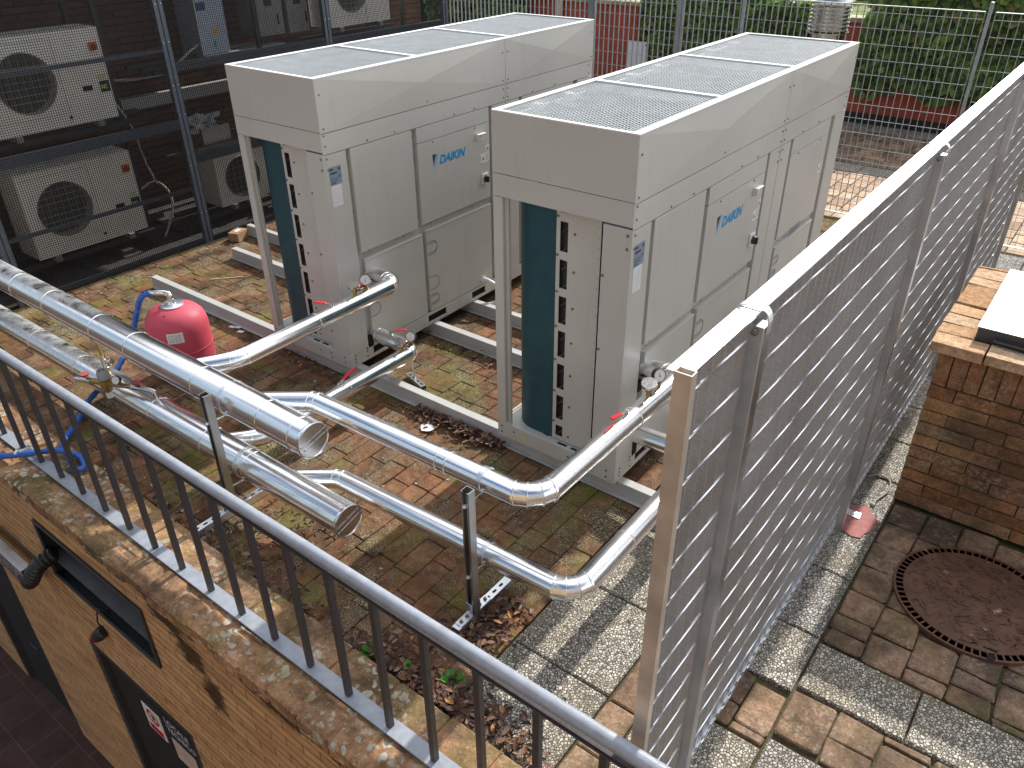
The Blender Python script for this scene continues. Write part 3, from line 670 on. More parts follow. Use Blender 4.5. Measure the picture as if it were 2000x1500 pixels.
    for k in range(14): g = MB(); g.tube([(.385,.066,.13+k*.1),(.395,.056,.145+k*.1),(.41,.055,.155+k*.1),(.42,.066,.17+k*.1)], .006, 8); build('return_bend', g, M['dulltube'], pl)
    # machine cabinet core
    g = MB(); g.box(.648,UW-.032,.012,UL-.012,.0985,1.455); CAB = g
    g = MB(); g.box(.650,UW,0,.0115,.0985,1.455); build('front_column', g, P, t, bevel=.001)
    g = MB()
    for z in (.14,1.43): pass
    for (x, z) in ((.782,1.425),(.782,1.36),(.66,.25),(.66,.8),(.66,1.2)): g.lathe((x,0,z),(0,-1,0),[(.008,0),(.008,.003),(.005,.005),(0,.005)],10)
    sc_pts = g
    # right side skin
    skin = [('side_column',0.0135,.178,.0985,1.447),('side_column',1.60,1.758,.0985,1.447),('side_column',1.765,1.928,.0985,1.447),('side_column',2.735,UL,.0985,1.447),
            ('access_panel',.212,.752,.775,1.447),('upper_strip',.797,1.562,1.347,1.447),('upper_strip',1.966,2.66,1.347,1.447),
            ('control_panel',.797,1.562,.787,1.343),('access_panel',1.966,2.66,.787,1.343),
            ('lower_panel',.232,.788,.104,.722),('lower_panel',.826,1.562,.104,.732),('lower_panel',1.966,2.66,.104,.732)]
    col_o = ctrl = None; ob = {}
    for i, (nm, y0, y1, z0, z1) in enumerate(skin):
        g = MB(); g.box(UW-.0315,UW-(0 if nm != 'side_column' else .001),y0,y1,z0,z1)
        if nm == 'lower_panel': g.box(UW,UW+.006,y0+.004,y1-.004,z1-.004,z1)
        o_ = build(nm, g, P, t, bevel=.0015); ob.setdefault(nm, []).append(o_)
    ctrl = ob['control_panel'][0]; c0 = ob['side_column'][0]
    # base/ledge screws + all casing screws
    def scr(y, z, r_=.006): sc_pts.lathe((UW,y,z),(1,0,0),[(r_,0),(r_,.003),(r_*.6,.005),(0,.005)],8)
    for y in (.025,): 
        for z in (1.425,1.36,1.50,1.56): scr(y,z)
    for y, z in ((.03,1.79),(.03,1.60),(.92,1.60),(1.735,1.60),(1.735,1.79),(1.795,1.79),(1.795,1.60),(2.93,1.79),(2.93,1.60),(1.74,1.54),(1.79,1.54),(1.74,1.48),(1.79,1.48),(1.74,1.42),(1.79,1.42),(1.74,1.36),(1.79,1.36),
                 (.36,1.466),(.60,1.466),(1.18,1.466),(1.40,1.466),(2.1,1.466),(2.4,1.466),(2.9,1.54),(2.9,1.48),(.95,1.33),(1.40,1.33),(2.1,1.33),(2.5,1.33)): scr(y,z)
    for y in (.25,.30,.62,.90,1.36,2.06,2.5): 
        sc_pts.lathe((UW-.02,y,.752),(1,0,0),[(.005,0),(.005,.003),(0,.004)],8); sc_pts.lathe((UW-.02,y,.768),(1,0,0),[(.005,0),(.005,.003),(0,.004)],8)
    for y in (.196,.775): 
        for z in (.18,.4,.6,.85,1.05,1.25,1.4): sc_pts.lathe((UW-.02,y,z),(1,0,0),[(.004,0),(.004,.003),(0,.004)],8)
    # band and caps
    for q in ((UW-.003,UW,1.767,UL,1.452,1.570),(0,UW,0,.003,1.465,1.578),(0,.003,.0035,UL-.0035,1.465,1.57),(.0035,UW-.0035,UL-.003,UL,1.465,1.57)): g = MB(); g.box(*q); build('band', g, P, t, smooth=0)
    g = MB(); g.box(UW-.003,UW,.0035,1.763,1.452,1.570)
    build('band', g, P, t, smooth=0)
    g = CAB; n_=len(g.v); g.v += sc_pts.v; g.f += [tuple(i+n_ for i in f) for f in sc_pts.f]; g.m += [1]*len(sc_pts.f)
    build('cabinet', g, [P, M['screw']], t, bevel=.001)
    for (y0, y1) in ((.0035,1.763),(1.767,UL)):
        g = MB(); x = UW; z0, z1 = 1.574, UH; cy, cz = (y0+y1)/2, (z0+z1)/2; th = .011
        g.add([(x,y0,z0),(x,y1,z0),(x,y1,z1),(x,y0,z1),(x+th,cy,cz)],[(0,1,4),(1,2,4),(2,3,4),(3,0,4)])
        g.box(x-.003,x-.0002,y0,y1,z0,z1)
        build('side_cap', g, P, t, smooth=0)
    g = MB(); g.box(0,UW-.0005,0,.003,1.5815,UH); build('front_cap', g, P, t, smooth=0)
    g = MB(); g.box(0,.003,.0035,UL-.0035,1.574,UH); g.box(.0035,UW-.0035,UL-.003,UL,1.574,UH); build('rear_cap', g, P, t, smooth=0)
    # top rim and grilles
    g = MB(); zt = UH+.001; rw = .036
    g.box(-.001,rw,-.001,UL+.001,zt-.004,zt+.002); g.box(UW-rw*1.15,UW+.001,-.001,UL+.001,zt-.004,zt+.002)
    g.box(rw,UW-rw*1.15,-.001,.024,zt-.004,zt+.002); g.box(rw,UW-rw*1.15,UL-.03,UL+.001,zt-.004,zt+.002)
    g.box(rw,UW-rw*1.15,.865,.90,zt-.004,zt+.002); g.box(rw,UW-rw*1.15,1.85,1.885,zt-.004,zt+.002)
    g.box(rw,UW-rw*1.15,.866,.868,zt-.05,zt-.004); g.box(rw,UW-rw*1.15,1.851,1.853,zt-.05,zt-.004)
    tr = build('top_rim', g, M['paint_top'], t, bevel=.001)
    g = MB(); g.box(.004,UW-.004,.004,UL-.004,1.585,1.592)
    build('fan_deck', g, M['deck'], t)
    secs = [(.024,.865),(.90,1.85),(1.885,UL-.03)]
    for (a, b_) in secs:
        g = MB(); x0, x1 = rw-.01, UW-rw*1.15+.01; z = zt-.006
        n1 = int((x1-x0)/.0165); n2 = int((b_-a)/.030)
        for i in range(n1+1): xx = x0+(x1-x0)*i/n1; g.box(xx-.0017,xx+.0017,a-.01,b_+.01,z-.0026,z)
        for i in range(n2+1): yy = a+(b_-a)*i/n2; g.box(x0,x1,yy-.0013,yy+.0013,z-.0050,z-.0027)
        build('fan_grille', g, M['wire'], t, smooth=0)
        cy = (a+b_)/2; cx = UW/2; r1 = .365
        g = MB(); g.lathe((cx,cy,1.592),(0,0,1),[(r1+.02,0),(r1,.06),(r1,.20),(r1+.012,.215),(r1+.012,.20),(r1+.01,.05),(r1+.03,0)],48); 
        fr = build('fan_ring', g, M['deck'], t)
        g = MB(); g.lathe((cx,cy,1.62),(0,0,1),[(0,.12),(.08,.12),(.095,.10),(.095,0)],28)
        for k in range(5):
            a0 = 2*math.pi*k/5; V = []; F = []
            for i in range(7):
                rr_ = .09+.265*i/6
                for j, (da, dz) in enumerate(((-.35,.02),(0,.07),(.38,.10))):
                    an = a0+da*(1-.15*i/6)+.15*i/6; V.append((cx+rr_*math.cos(an), cy+rr_*math.sin(an), 1.62+dz*.9))
            for i in range(6):
                for j in range(2): F.append((i*3+j, i*3+j+1, i*3+j+4, i*3+j+3))
            g.add(V, F)
        build('fan', g, M['fan'], fr, smooth=60)
        g = MB()
        for yy in (a+.28*(b_-a), a+.62*(b_-a)): g.box(.045,.085,yy,yy+.05,zt-.05,zt-.012); g.box(.05,.06,yy-.15,yy+.19,zt-.05,zt-.03)
        build('grille_clip', g, M['paint_top'], fr, bevel=.003)
    # logo on control panel
    X = UW+.0006
    g = MB(); PLx = lambda y0, z0: (lambda u, v, w_: (X+w_*.4, y0+u, z0+v))
    text_mb(g, 'DAIKIN', .080, PLx(1.005,1.165), shear=.28, off=.003); build('logo_text', g, M['logo'], ctrl, smooth=0)
    g = MB(); g.poly([(X,.937,1.243),(X,.945,1.165),(X,.978,1.243)]); g.m[-1] = 0
    g.poly([(X+.0003,.981,1.243),(X+.0003,.949,1.140),(X+.0003,.957,1.140),(X+.0003,1.003,1.243)], 1)
    build('logo_mark', g, [M['darkink'], M['logo2']], ctrl, smooth=0)
    # handle, stickers, switch
    g = MB(); g.box(UW,UW+.006,1.405,1.49,1.235,1.285); g.box(UW+.006,UW+.032,1.405,1.49,1.279,1.285); g.box(UW+.006,UW+.030,1.405,1.408,1.24,1.279); build('handle', g, M['acwhite'], ctrl, bevel=.0015)
    def tri(mb, y, z, s_, mi):
        mb.poly([(X+.0009,y-s_,z-s_*.85),(X+.0009,y+s_,z-s_*.85),(X+.0009,y,z+s_*.9)], mi)
        mb.obox((X+.0013,y,z-.05*s_),(.0002,0,0),(0,s_*.12,0),(0,s_*.1,s_*.42),2)
    def sticker(y0, y1, z0, z1, ty, tz, ts, par, lines=True):
        g = MB(); g.box(X,X+.0007,y0,y1,z0,z1,0); tri(g, ty, tz, ts, 1)
        if lines:
            for k in range(4): g.box(X+.0007,X+.0011,ty+ts*1.2,y1-.006,z1-.014-k*.013,z1-.010-k*.013,3)
        build('warning_sticker', g, [M['sticker'], M['yellow'], M['darkink'], M['greenink']], par, smooth=0)
    sticker(1.455,1.555,1.065,1.130,1.482,1.096,.020,ctrl); sticker(1.515,1.558,1.140,1.185,1.536,1.161,.017,ctrl,False)
    sticker(2.56,2.655,1.085,1.15,2.585,1.117,.018,ob['access_panel'][1])
    g = MB(); g.box(UW,UW+.014,1.455,1.525,.905,.985); sw = build('isolator_switch', g, M['sticker'], ctrl, bevel=.003)
    g = MB(); g.lathe((UW+.014,1.49,.945),(1,0,0),[(.026,0),(.026,.012),(.022,.022),(0,.022)],24); g.box(UW+.03,UW+.046,1.482,1.498,.922,.968); build('switch_knob', g, M['dark'], sw, bevel=.002)
    # nameplate + paper
    g = MB(); g.box(X-.001,X,.030,.125,1.262,1.372,0)
    for (a, b_, c_, d_) in ((.034,.062,1.352,1.362),(.036,.09,1.328,1.338),(.098,.12,1.308,1.313),(.105,.118,1.345,1.36),(.038,.12,1.30,1.303),(.038,.095,1.285,1.289),(.038,.07,1.27,1.276)): g.box(X,X+.0006,a,b_,c_,d_,1)
    build('nameplate', g, [M['plate'], M['darkink']], c0, smooth=0)
    g = MB(); g.box(X-.001,X,.032,.112,1.130,1.258,0)
    for k in range(9): g.box(X,X+.0003,.042,.10,1.235-k*.011,1.2375-k*.011,1)
    build('paper_label', g, [M['paper'], simple('pale_print', (.55,.56,.60), .6)], c0, smooth=0)
    # knockouts
    def knock(y, zt_, zb, w_=.075, dbl=True, par=None):
        g = MB()
        for d in ((0, .014) if dbl else (0,)):
            h = (zt_-zb)/2-d; r_ = h; P_ = [(UW,y,zt_-d),(UW,y+w_-r_,zt_-d)]
            P_ += [(UW,y+w_-r_-0+(r_-d*.0)*math.sin(a),(zt_+zb)/2+h*math.cos(a)) for a in [math.pi*i/10 for i in range(1,10)]]+[(UW,y+w_-r_,zb+d),(UW,y,zb+d)]
            g.tube(P_, .0018, 6)
        build('knockout', g, M['darkink'], par)
    L2 = ob['lower_panel'][1]; knock(.83,.645,.545,.10,True,L2); knock(.83,.375,.275,.10,False,L2); knock(.83,.235,.155,.09,True,L2); knock(.236,.39,.30,.09,False,ob['lower_panel'][0])
    knock(1.97,.66,.60,.09,True,ob['lower_panel'][2]); knock(1.97,.56,.52,.08,True,ob['lower_panel'][2])
    g = MB()
    for k in range(3): g.tube([(UW+.001,2.21+k*.0,.757+k*.016),(UW+.001,2.40,.757+k*.016)], .002, 6)
    build('vent_slots', g, M['darkink'], t)
    g = MB(); g.box(UW-.0185,UW+.001,.185,.225,.50,.56); g.box(UW-.0185,UW+.001,.180,.225,.085,.17); build('pipe_cutout', g, M['black'], t, smooth=0)
    # drain pipe
    g = MB(); P_ = bez([Vector(p) for p in ((UW-.01,1.44,.145),(UW+.05,1.445,.14),(UW+.11,1.47,.10),(UW+.13,1.49,.02),(UW+.10,1.46,-.045),(UW+.02,1.40,-.065),(UW-.08,1.36,-.065))], 5); g.tube(P_, .017, 14)
    g.lathe((UW,1.44,.145),(1,0,0),[(.032,0),(.032,.006),(.02,.008)],20); build('drain_pipe', g, M['pipewhite'], t)
    return t
cA = make_chiller(); cA['label'] = 'left tall beige chiller with teal coil, behind the red tank, beside the wire cage'
cA['group'] = 'chillers standing on the steel rails'; cA.location = (-2.080, -.011, .1); cA.rotation_euler.z = .008
cB = copy_tree(cA); cB['label'] = 'right tall beige chiller with brown-tinted front, nearest the grating fence'; cB.location = (0, 0, .1); cB.rotation_euler.z = 0

# support rails
rails = [('long steel rail nearest the railing under the fronts of both chillers', -3.81, 1.30, .036, .10), ('second steel rail running under both chillers from near the wire cage', -3.80, 1.32, .835, .10),
         ('third steel rail starting beside the small cardboard box', -4.20, 1.32, 1.30, .09), ('fourth steel rail under the rear of the chillers', -3.9, 1.32, 2.45, .09)]
for lb, x0, x1, y, wd in rails:
    g = MB(); g.box(x0,x1,y,y+wd*.55,.094,.0985); g.box(x0,x1,y,y+.004,.012,.094); g.box(x0,x1,y-.022,y+wd*.5,.006,.0115)
    # joint line
    o = build('support_rail', g, M['steelbeam'], None, bevel=.0012); props(o, lb, 'steel rail', 'steel rails under the chillers')

# ------------------------------------------------------------------ PIPES
def elbow(A, B, C, r, n=4):
    A, B, C = Vector(A), Vector(B), Vector(C); d1 = (B-A).normalized(); d2 = (C-B).normalized(); ang = d1.angle(d2)
    tl = r*math.tan(ang/2); s_ = B-d1*tl; e = B+d2*tl; nrm = d1.cross(d2).normalized(); ctr = s_+nrm.cross(d1)*r
    o = []
    for i in range(n):
        q = Matrix.Rotation(ang*(i+.5)/n, 3, nrm); o.append(ctr+q@(s_-ctr)/math.cos(ang/2/n))
    return o
def seam_ring(mb, p, d, r, w_=.0045, h=.0035):
    mb.lathe(Vector(p)-Vector(d).normalized()*w_, d, [(r-.001,0),(r+h,w_*.5),(r+h,w_*1.5),(r-.001,w_*2)], 40)
def pipe(label, P, r, bends, group, mat, seams=(), cap=False, rb=.11):
    t = thing('pipe', label, 'pipe', tuple(Vector(P[0])), group)
    pts = [Vector(P[0])]; rings = []
    for i in range(1, len(P)-1):
        e = elbow(P[i-1], P[i], P[i+1], rb if not isinstance(rb, dict) else rb[i], bends[i-1]); pts += e; 
        for k, q in enumerate(e):
            d = (e[min(k+1, len(e)-1)]-e[max(k-1, 0)]); rings.append((q, d))
    pts.append(Vector(P[-1]))
    g = MB(); g.tube(pts, r, 56, cap=True); build('cladding', g, mat, t, smooth=16)
    for q, d in rings:
        g = MB(); seam_ring(g, q, d, r*1.015, .0038, .0036); build('seam_band', g, mat, t)
    for (i, f) in seams:
        a, b_ = Vector(P[i]), Vector(P[i+1]); g = MB(); seam_ring(g, a+(b_-a)*f, b_-a, r); build('seam_band', g, mat, t)
    return t
HY = -1.19
gh = 'large header pipes held by the pipe stand'
hA = pipe('upper large shiny header pipe with open-looking capped end above its twin', [(-5.8,HY,.664),(-.155,HY,.672)], .090, [], gh, M['alu_header'], [(0,(5.8+x)/5.645) for x in (-3.05,-2.62,-2.05,-1.67,-1.02,-.48,-.24)] )
hB = pipe('lower large shiny header pipe with filling valve on top, nearer the floor', [(-5.8,HY,.215),(.015,HY,.262)], .086, [], gh, M['alu_header'], [(0,(5.8+x)/5.815) for x in (-3.1,-2.50,-1.62,-1.10,-.72)])
for t, xe, ze, r in ((hA,-.155,.672,.090),(hB,.015,.262,.086)):
    g = MB(); g.lathe((xe-.012,HY,ze),(1,0,0),[(r+.0005,0),(r+.003,.004),(r+.003,.016),(r-.002,.018),(r-.004,.013)],48)
    g.obox((xe+.0135,HY,ze),(0,r*.93,.25*r),(.0010,0,0),(0,-.0015*.25,.0015)) 
    ec = build('end_cap', g, M['alu'], t)
    g = MB(); 
    for k in (-.8,0,.8): g.lathe((xe+.012,HY+r*.93*k,ze+.25*r*k),(1,0,0),[(.004,0),(.004,.004),(0,.005)],10)
    build('rivet', g, M['screw'], ec)
gs = 'slim branch pipes to the chillers'
rs = .052
p1 = pipe('upper branch pipe of the left chiller, passing above the red lever valve beside the tank', [(-1.24,HY,.665),(-1.05,-.95,.69),(-1.05,.276,.70),(-1.29,.276,.705)], rs, [3,4], gs, M['alu'], [(1,.45)], rb={1:.20,2:.10})
p2 = pipe('lower branch pipe of the left chiller with upright red lever, near the floor', [(-1.14,HY,.22),(-.93,-.98,.235),(-.92,.255,.245),(-1.29,.255,.26)], rs, [3,4], gs, M['alu'], [(1,.52),(2,.9)], rb={1:.20,2:.08})
p3 = pipe('upper branch pipe running to the right chiller, bending sharply by the fence post', [(-.70,HY,.672),(-.35,-1.0,.712),(1.0,-1.0,.752),(1.0,.262,.735),(.79,.262,.712)], rs, [2,4,4], gs, M['alu'], [(1,.62),(1,.66),(2,.62)], rb={1:.15,2:.13,3:.10})
p4 = pipe('lowest branch pipe running to the right chiller just over the pebble slabs', [(-.56,HY,.245),(-.25,-1.0,.275),(1.2,-1.0,.345),(1.2,.216,.335),(.79,.216,.316)], rs, [2,4,4], gs, M['alu'], [(1,.62),(2,.35)], rb={1:.15,2:.12,3:.10})
for t, pts in ((p3, [(.30,.742),(.62,.75)]), (p4, [(.62,.322),(.82,.33),(1.0,.338)]), (p1,[]), (p2,[])):
    if pts:
        g = MB()
        for x, z in pts: g.lathe((x,-1.0-rs*.8,z-rs*.55),(0,-.83,-.55),[(.004,0),(.004,.003),(0,.004)],8)
        build('rivet', g, M['screw'], t)
def gauges(t, x, y, z, face):
    """thermometer (disc facing up) and pressure gauge standing on the pipe"""
    g = MB(); g.tube([(x,y-.05,z+.035),(x,y-.05,z+.10)],.013,14); g.lathe((x,y-.05,z+.07),(0,0,1),[(.017,0),(.017,.022),(.013,.026)],6); g.cyl((x,y-.05,z+.075),(x,y-.01,z+.075),.010,12)
    b_ = build('brass_fitting', g, M['brass'], t)
    g = MB(); g.lathe((x,y-.052,z+.102),(.1,-.25,.97),[(.010,0),(.033,.006),(.038,.008),(.038,.022),(.034,.022)],32); th = build('thermometer', g, M['chrome'], t)
    g = MB(); g.lathe((x+.0017,y-.0565,z+.120),(.1,-.25,.97),[(.034,-.003),(.034,0),(0,0)],28); build('dial_face', g, M['dial'], th, smooth=0)
    g = MB(); g.tube([(x,y+.045,z+.035),(x,y+.045,z+.085)],.012,14); g.cyl((x,y+.015,z+.062),(x,y+.05,z+.062),.010,12); build('brass_fitting', g, M['brass'], t)
    g = MB(); g.cyl((x,y-.012,z+.066),(x,y+.018,z+.066),.011,12); mv = build('mini_valve', g, M['chrome'], t)
    g = MB(); g.obox((x+.004,y+.003,z+.088),(.004,.0,0),(0,.014,.002),(0,0,.006)); build('valve_lever', g, M['redp'], mv, bevel=.002)
    f = Vector(face).normalized(); c = Vector((x,y+.045,z+.115))
    g = MB(); g.lathe(c-f*.022, f, [(.0,0),(.031,0),(.035,.004),(.035,.028),(.032,.030),(.032,.026)],32); pg = build('pressure_gauge', g, M['dark'], t)
    g = MB(); g.lathe(c-f*.022+f*.025, f, [(.0325,-.002),(.0325,0.002),(0,.002)],28); build('dial_face', g, M['dial'], pg, smooth=0)
    g = MB(); s_ = f.cross(Vector((0,0,1))).normalized(); u_ = s_.cross(f); g.obox(c+f*.0063, s_*.001+u_*.010, s_*.0015, f*.0004); g.obox(c+f*.0063-u_*.004, s_*.003, u_*.003, f*.0005); build('needle', g, M['redp'], pg, smooth=0)
gauges(p1,-1.05,-.03,.70,(.55,-.75,.35)); gauges(p2,-.92,.19,.245,(.35,-.85,.35)); gauges(p3,1.0,-.03,.745,(.80,-.45,.30))
def ball_lever(t, c, d, L=.085, tilt=0):
    c = Vector(c); d = Vector(d).normalized()
    g = MB(); g.cyl(c, c+Vector((0,0,.028)), .011, 12); g.lathe(c+Vector((0,0,.018)),(0,0,1),[(.014,0),(.014,.008),(0,.010)],6); st = build('ball_valve_stem', g, M['chrome'], t)
    a = c+Vector((0,0,.026)); s_ = d.cross(Vector((0,0,1)))
    s_ = s_.normalized() if s_.length > .1 else Vector((1,0,0))
    g = MB(); n_ = s_.cross(d).normalized(); g.obox(a+d*.02, d*.02, s_*.008, n_*.0015, 0); g.obox(a+d*(.035+L/2), d*(L/2), s_*.0105, n_*.004, 1); build('lever_handle', g, [M['chrome'], M['redp']], t, bevel=.002)
ball_lever(p1, (-1.05,-.27,.735), (-.75,-.35,.02), .075); ball_lever(p2, (-.92,-.40,.285), (.25,.85,.55), .10); ball_lever(p2, (-1.13,.255,.305), (.9,.5,.12), .075)
ball_lever(p3, (1.0,-.29,.795), (-.25,-.9,-.12), .06); ball_lever(p4, (1.02,.216,.375), (.5,.6,.1), .06)
g = MB(); g.tube([(1.0,-.40,.803),(1.0,-.48,.803)],.0035,6); build('sensor_wire', g, M['redp'], p3)
# filling valve group on header B
t = thing('filling_valve', 'brass automatic filling valve with gauge and grey cap on the lower header pipe', 'valve', (-1.62,HY,.33))
g = MB(); g.cyl((-1.62,HY,.315),(-1.62,HY,.375),.016,14); g.tube([(-1.62,HY,.37),(-1.62,HY-.004,.385),(-1.64,HY-.01,.392),(-1.70,HY-.03,.392)],.016,14); build('elbow', g, M['chrome'], t)
g = MB(); g.tube([(-1.68,HY-.022,.392),(-1.78,HY-.055,.388),(-1.99,HY-.12,.372),(-2.10,HY-.15,.365)], [.014,.014,.017,.017],14); g.lathe((-1.96,HY-.115,.375),(0,0,1),[(.022,-.05),(.030,-.045),(.034,0),(.034,.03),(.026,.034)],24); build('brass_body', g, M['brass'], t)
g = MB(); g.lathe((-1.96,HY-.115,.408),(-.1,0,1),[(.036,0),(.037,.01),(.032,.05),(.030,.056),(0,.056)],24); cp_ = build('grey_cap', g, M['fan'], t)
g = MB(); 
for k in range(8): a = k*math.pi/4; g.obox((-1.966+.016*math.cos(a),HY-.115+.016*math.sin(a),.4655),(.006*math.cos(a),.006*math.sin(a),0),(-.0025*math.sin(a),.0025*math.cos(a),0),(0,0,.0006))
build('cap_slots', g, M['black'], cp_, smooth=0)
g = MB(); f = Vector((.5,-.8,.4)).normalized(); c = Vector((-1.85,HY-.10,.43)); g.lathe(c-f*.02,f,[(.0,0),(.026,0),(.028,.004),(.028,.022),(.025,.024),(.025,.02)],28); g.cyl(c-f*.01,(-1.85,HY-.08,.385),.006,8); pg = build('gauge', g, M['dark'], t)
g = MB(); g.lathe(c-f*.02+f*.019,f,[(.0255,0),(.0255,.002),(0,.002)],24); build('dial_face', g, M['dial'], pg, smooth=0)
g = MB(); g.cyl((-1.70,HY-.03,.392),(-1.77,HY-.052,.389),.019,12); build('valve_body', g, M['chrome'], t); g = MB(); g.cyl((-2.08,HY-.145,.366),(-2.20,HY-.18,.352),.017,12); build('valve_body', g, M['chrome'], t)
for (x, y, z) in ((-1.735,HY-.04,.418),(-2.12,HY-.155,.392)):
    g = MB(); g.lathe((x,y,z-.01),(0,0,1),[(.008,0),(.008,.012),(.026,.014),(.028,.024),(0,.026)],10); build('hand_wheel', g, M['dullred'], t)
g = MB(); g.cyl((-1.95,HY-.118,.325),(-1.95,HY-.118,.285),.020,16); build('white_plug', g, M['pipewhite'], t)
t = thing('safety_valve', 'small brass and nickel valve standing between the two header pipes', 'valve', (-2.17,HY,.33))
g = MB(); g.tube([(-2.17,HY,.315),(-2.17,HY,.36)],.014,14); g.tube([(-2.20,HY+.01,.43),(-2.235,HY+.02,.49),(-2.26,HY+.03,.575)],[.016,.013,.012],14); build('brass_stem', g, M['brass'], t)
g = MB(); g.lathe((-2.17,HY,.355),(-.3,.1,1),[(.014,0),(.020,.006),(.020,.055),(.013,.06),(.013,.085)],18); g.lathe((-2.18,HY,.39),(.8,.4,.2),[(.012,0),(.012,.045),(.018,.046),(.018,.06),(0,.06)],14); build('nickel_body', g, M['chrome'], t)

# pipe stands (strut channels)
def channel(mb, a, b, up, wdt=.041, h=.041, th=.0025):   # open side = -up
    a, b, up = Vector(a), Vector(b), Vector(up).normalized(); d = (b-a).normalized(); s_ = d.cross(up).normalized(); c = (a+b)/2; hl = (b-a)/2
    mb.obox(c+up*(h/2-th/2), hl, s_*(wdt/2), up*(th/2))
    for q in (-1, 1): mb.obox(c+s_*q*(wdt/2-th/2)-up*(th/2), hl, s_*(th/2), up*(h/2-th/2)); mb.obox(c+s_*q*(wdt/2-th-.0035)-up*(h/2-th/2), hl, s_*.0035, up*(th/2))
def stand(label, x, y, zt, rods, fy0, fy1):
    t = thing('pipe_stand', label, 'pipe stand', (x,y,0), 'strut channel pipe stands')
    g = MB(); channel(g, (x,y,.048), (x,y,zt), (0,1,0)); g.box(x+.0205,x+.0225,y-.02,y+.02,.05,zt-.001) ; st = build('upright', g, M['galv'], t, smooth=0)
    g = MB(); z = .12
    while z < zt-.05: g.box(x-.006,x+.006,y+.0175,y+.0178,z,z+.028); z += .05
    build('slot', g, M['galv_light'], st, smooth=0)
    g = MB(); channel(g, (x,fy0,.024), (x,fy1,.024), (0,0,1)); ft = build('foot_channel', g, M['galv_light'], t, smooth=0)
    g = MB(); yy = fy0+.03
    while yy < fy1-.02:
        if abs(yy-y) > .035: g.obox((x,yy,.0448),(0,.012,0),(.006,0,0),(0,0,.0003))
        yy += .05
    build('slot', g, M['black'], ft, smooth=0)
    for q in (-1, 1):
        g = MB(); a_, b_ = sorted((y+q*.105, y+q*.0241)); g.box(x-.02,x+.02,a_,b_,.0453,.050); a_, b_ = sorted((y+q*.029, y+q*.0241)); g.box(x-.02,x+.02,a_,b_,.0502,.115)
        br = build('angle_bracket', g, M['galv_light'], t, bevel=.001)
    g = MB()
    for q in (-.085,-.045,.045,.085): g.lathe((x,y+q,.050),(0,0,1),[(.010,0),(.010,.003),(.007,.003),(.007,.011),(0,.011)],6)
    for z in (.085,): g.lathe((x,y-.029,z),(0,-1,0),[(.010,0),(.010,.004),(.006,.008),(0,.008)],6)
    build('bolt', g, M['screw'], br, smooth=0)
    for (z, r_) in rods:
        g = MB(); g.cyl((x,y-.035,z),(x,y+.10,z),.004,8); g.lathe((x,y-.021,z),(0,-1,0),[(.011,0),(.011,.003),(.008,.003),(.008,.010),(0,.010)],6)
        g.tube([(x,HYR(y)+r_*math.sin(a),z+r_*math.cos(a)) for a in [2*math.pi*i/40 for i in range(41)]] if False else [(x,y+.08,z),(x,y+.10,z)], .005, 8)
        build('clamp_rod', g, M['galv_light'], t)
    return t
HYR = lambda y: y
s1 = stand('left strut stand carrying the two large header pipes', -.775, -1.335, .765, [(.60,.09),(.17,.09)], -1.585, -1.09)
s2 = stand('right strut stand carrying the two slim branch pipes, with leaves at its foot', .735, -1.115, .76, [(.685,.05),(.28,.05)], -1.24, -.855)
def clampband(t, x, y, z, r):
    g = MB(); g.lathe((x-.0125,y,z),(1,0,0),[(r+.001,0),(r+.0035,.001),(r+.0035,.024),(r+.001,.025)],44); build('pipe_clamp', g, M['galv_light'], t)
clampband(s1,-.775,HY,.667,.0905); clampband(s1,-.775,HY,.256,.0865)
clampband(s2,.735,-1.0,.745,rs+.001); clampband(s2,.735,-1.0,.322,rs+.001)
t = thing('floor_bracket', 'small floor bracket with threaded rod under the lower branch pipe of the left chiller', 'bracket', (-.90,.22,0))
g = MB(); channel(g, (-1.01,.265,.022), (-.80,.20,.022), (0,0,1), .04, .03); fb = build('foot_channel', g, M['galv_light'], t, smooth=0)
g = MB()
for k in (-.07,-.025,.03,.075): g.obox((-.905+k,.2325-k*.31,.0375),(.011,-.0034,0),(.002,.006,0),(0,0,.0004))
build('slot', g, M['black'], fb, smooth=0)
g = MB(); g.cyl((-.915,.235,.035),(-.92,.225,.195),.005,10); build('threaded_rod', g, M['galv_light'], t)

# ------------------------------------------------------------------ TANK + HOSE
TX, TY = -2.28, -.62
t = thing('expansion_tank', 'glossy red expansion tank standing between the pipes and the left chiller', 'tank', (TX,TY,0))
g = MB(); prof = [(0,.0),(.10,.0),(.165,.02),(.197,.07),(.203,.12),(.203,.36),(.199,.405),(.184,.445),(.152,.482),(.10,.506),(.06,.515)]
g.lathe((TX,TY,.02),(0,0,1),[(.0,.597)]+prof[::-1] if False else prof, 64); build('body', g, M['tank'], t, smooth=50)
g = MB(); g.lathe((TX,TY,.02),(0,0,1),[(.2035,.218),(.2055,.222),(.2055,.230),(.2035,.234)],64); build('weld_seam', g, M['tank'], t)
g = MB(); g.lathe((TX,TY,.530),(0,0,1),[(.074,0),(.076,.010),(.056,.016),(.030,.018),(.022,.030),(.022,.050),(0,.050)],32)
for k in range(6): a = k*math.pi/3; g.lathe((TX+.055*math.cos(a),TY+.055*math.sin(a),.542),(0,0,1),[(.007,0),(.007,.006),(0,.007)],6)
build('flange', g, M['galv_light'], t)
g = MB(); g.tube([(TX,TY,.573),(TX,TY,.60),(TX-.012,TY-.005,.616),(TX-.035,TY-.02,.622),(TX-.09,TY-.05,.618)],.019,16); g.lathe((TX-.09,TY-.05,.618),(-.87,-.48,-.05),[(.016,0),(.016,.04)],14); build('elbow', g, M['chrome'], t)
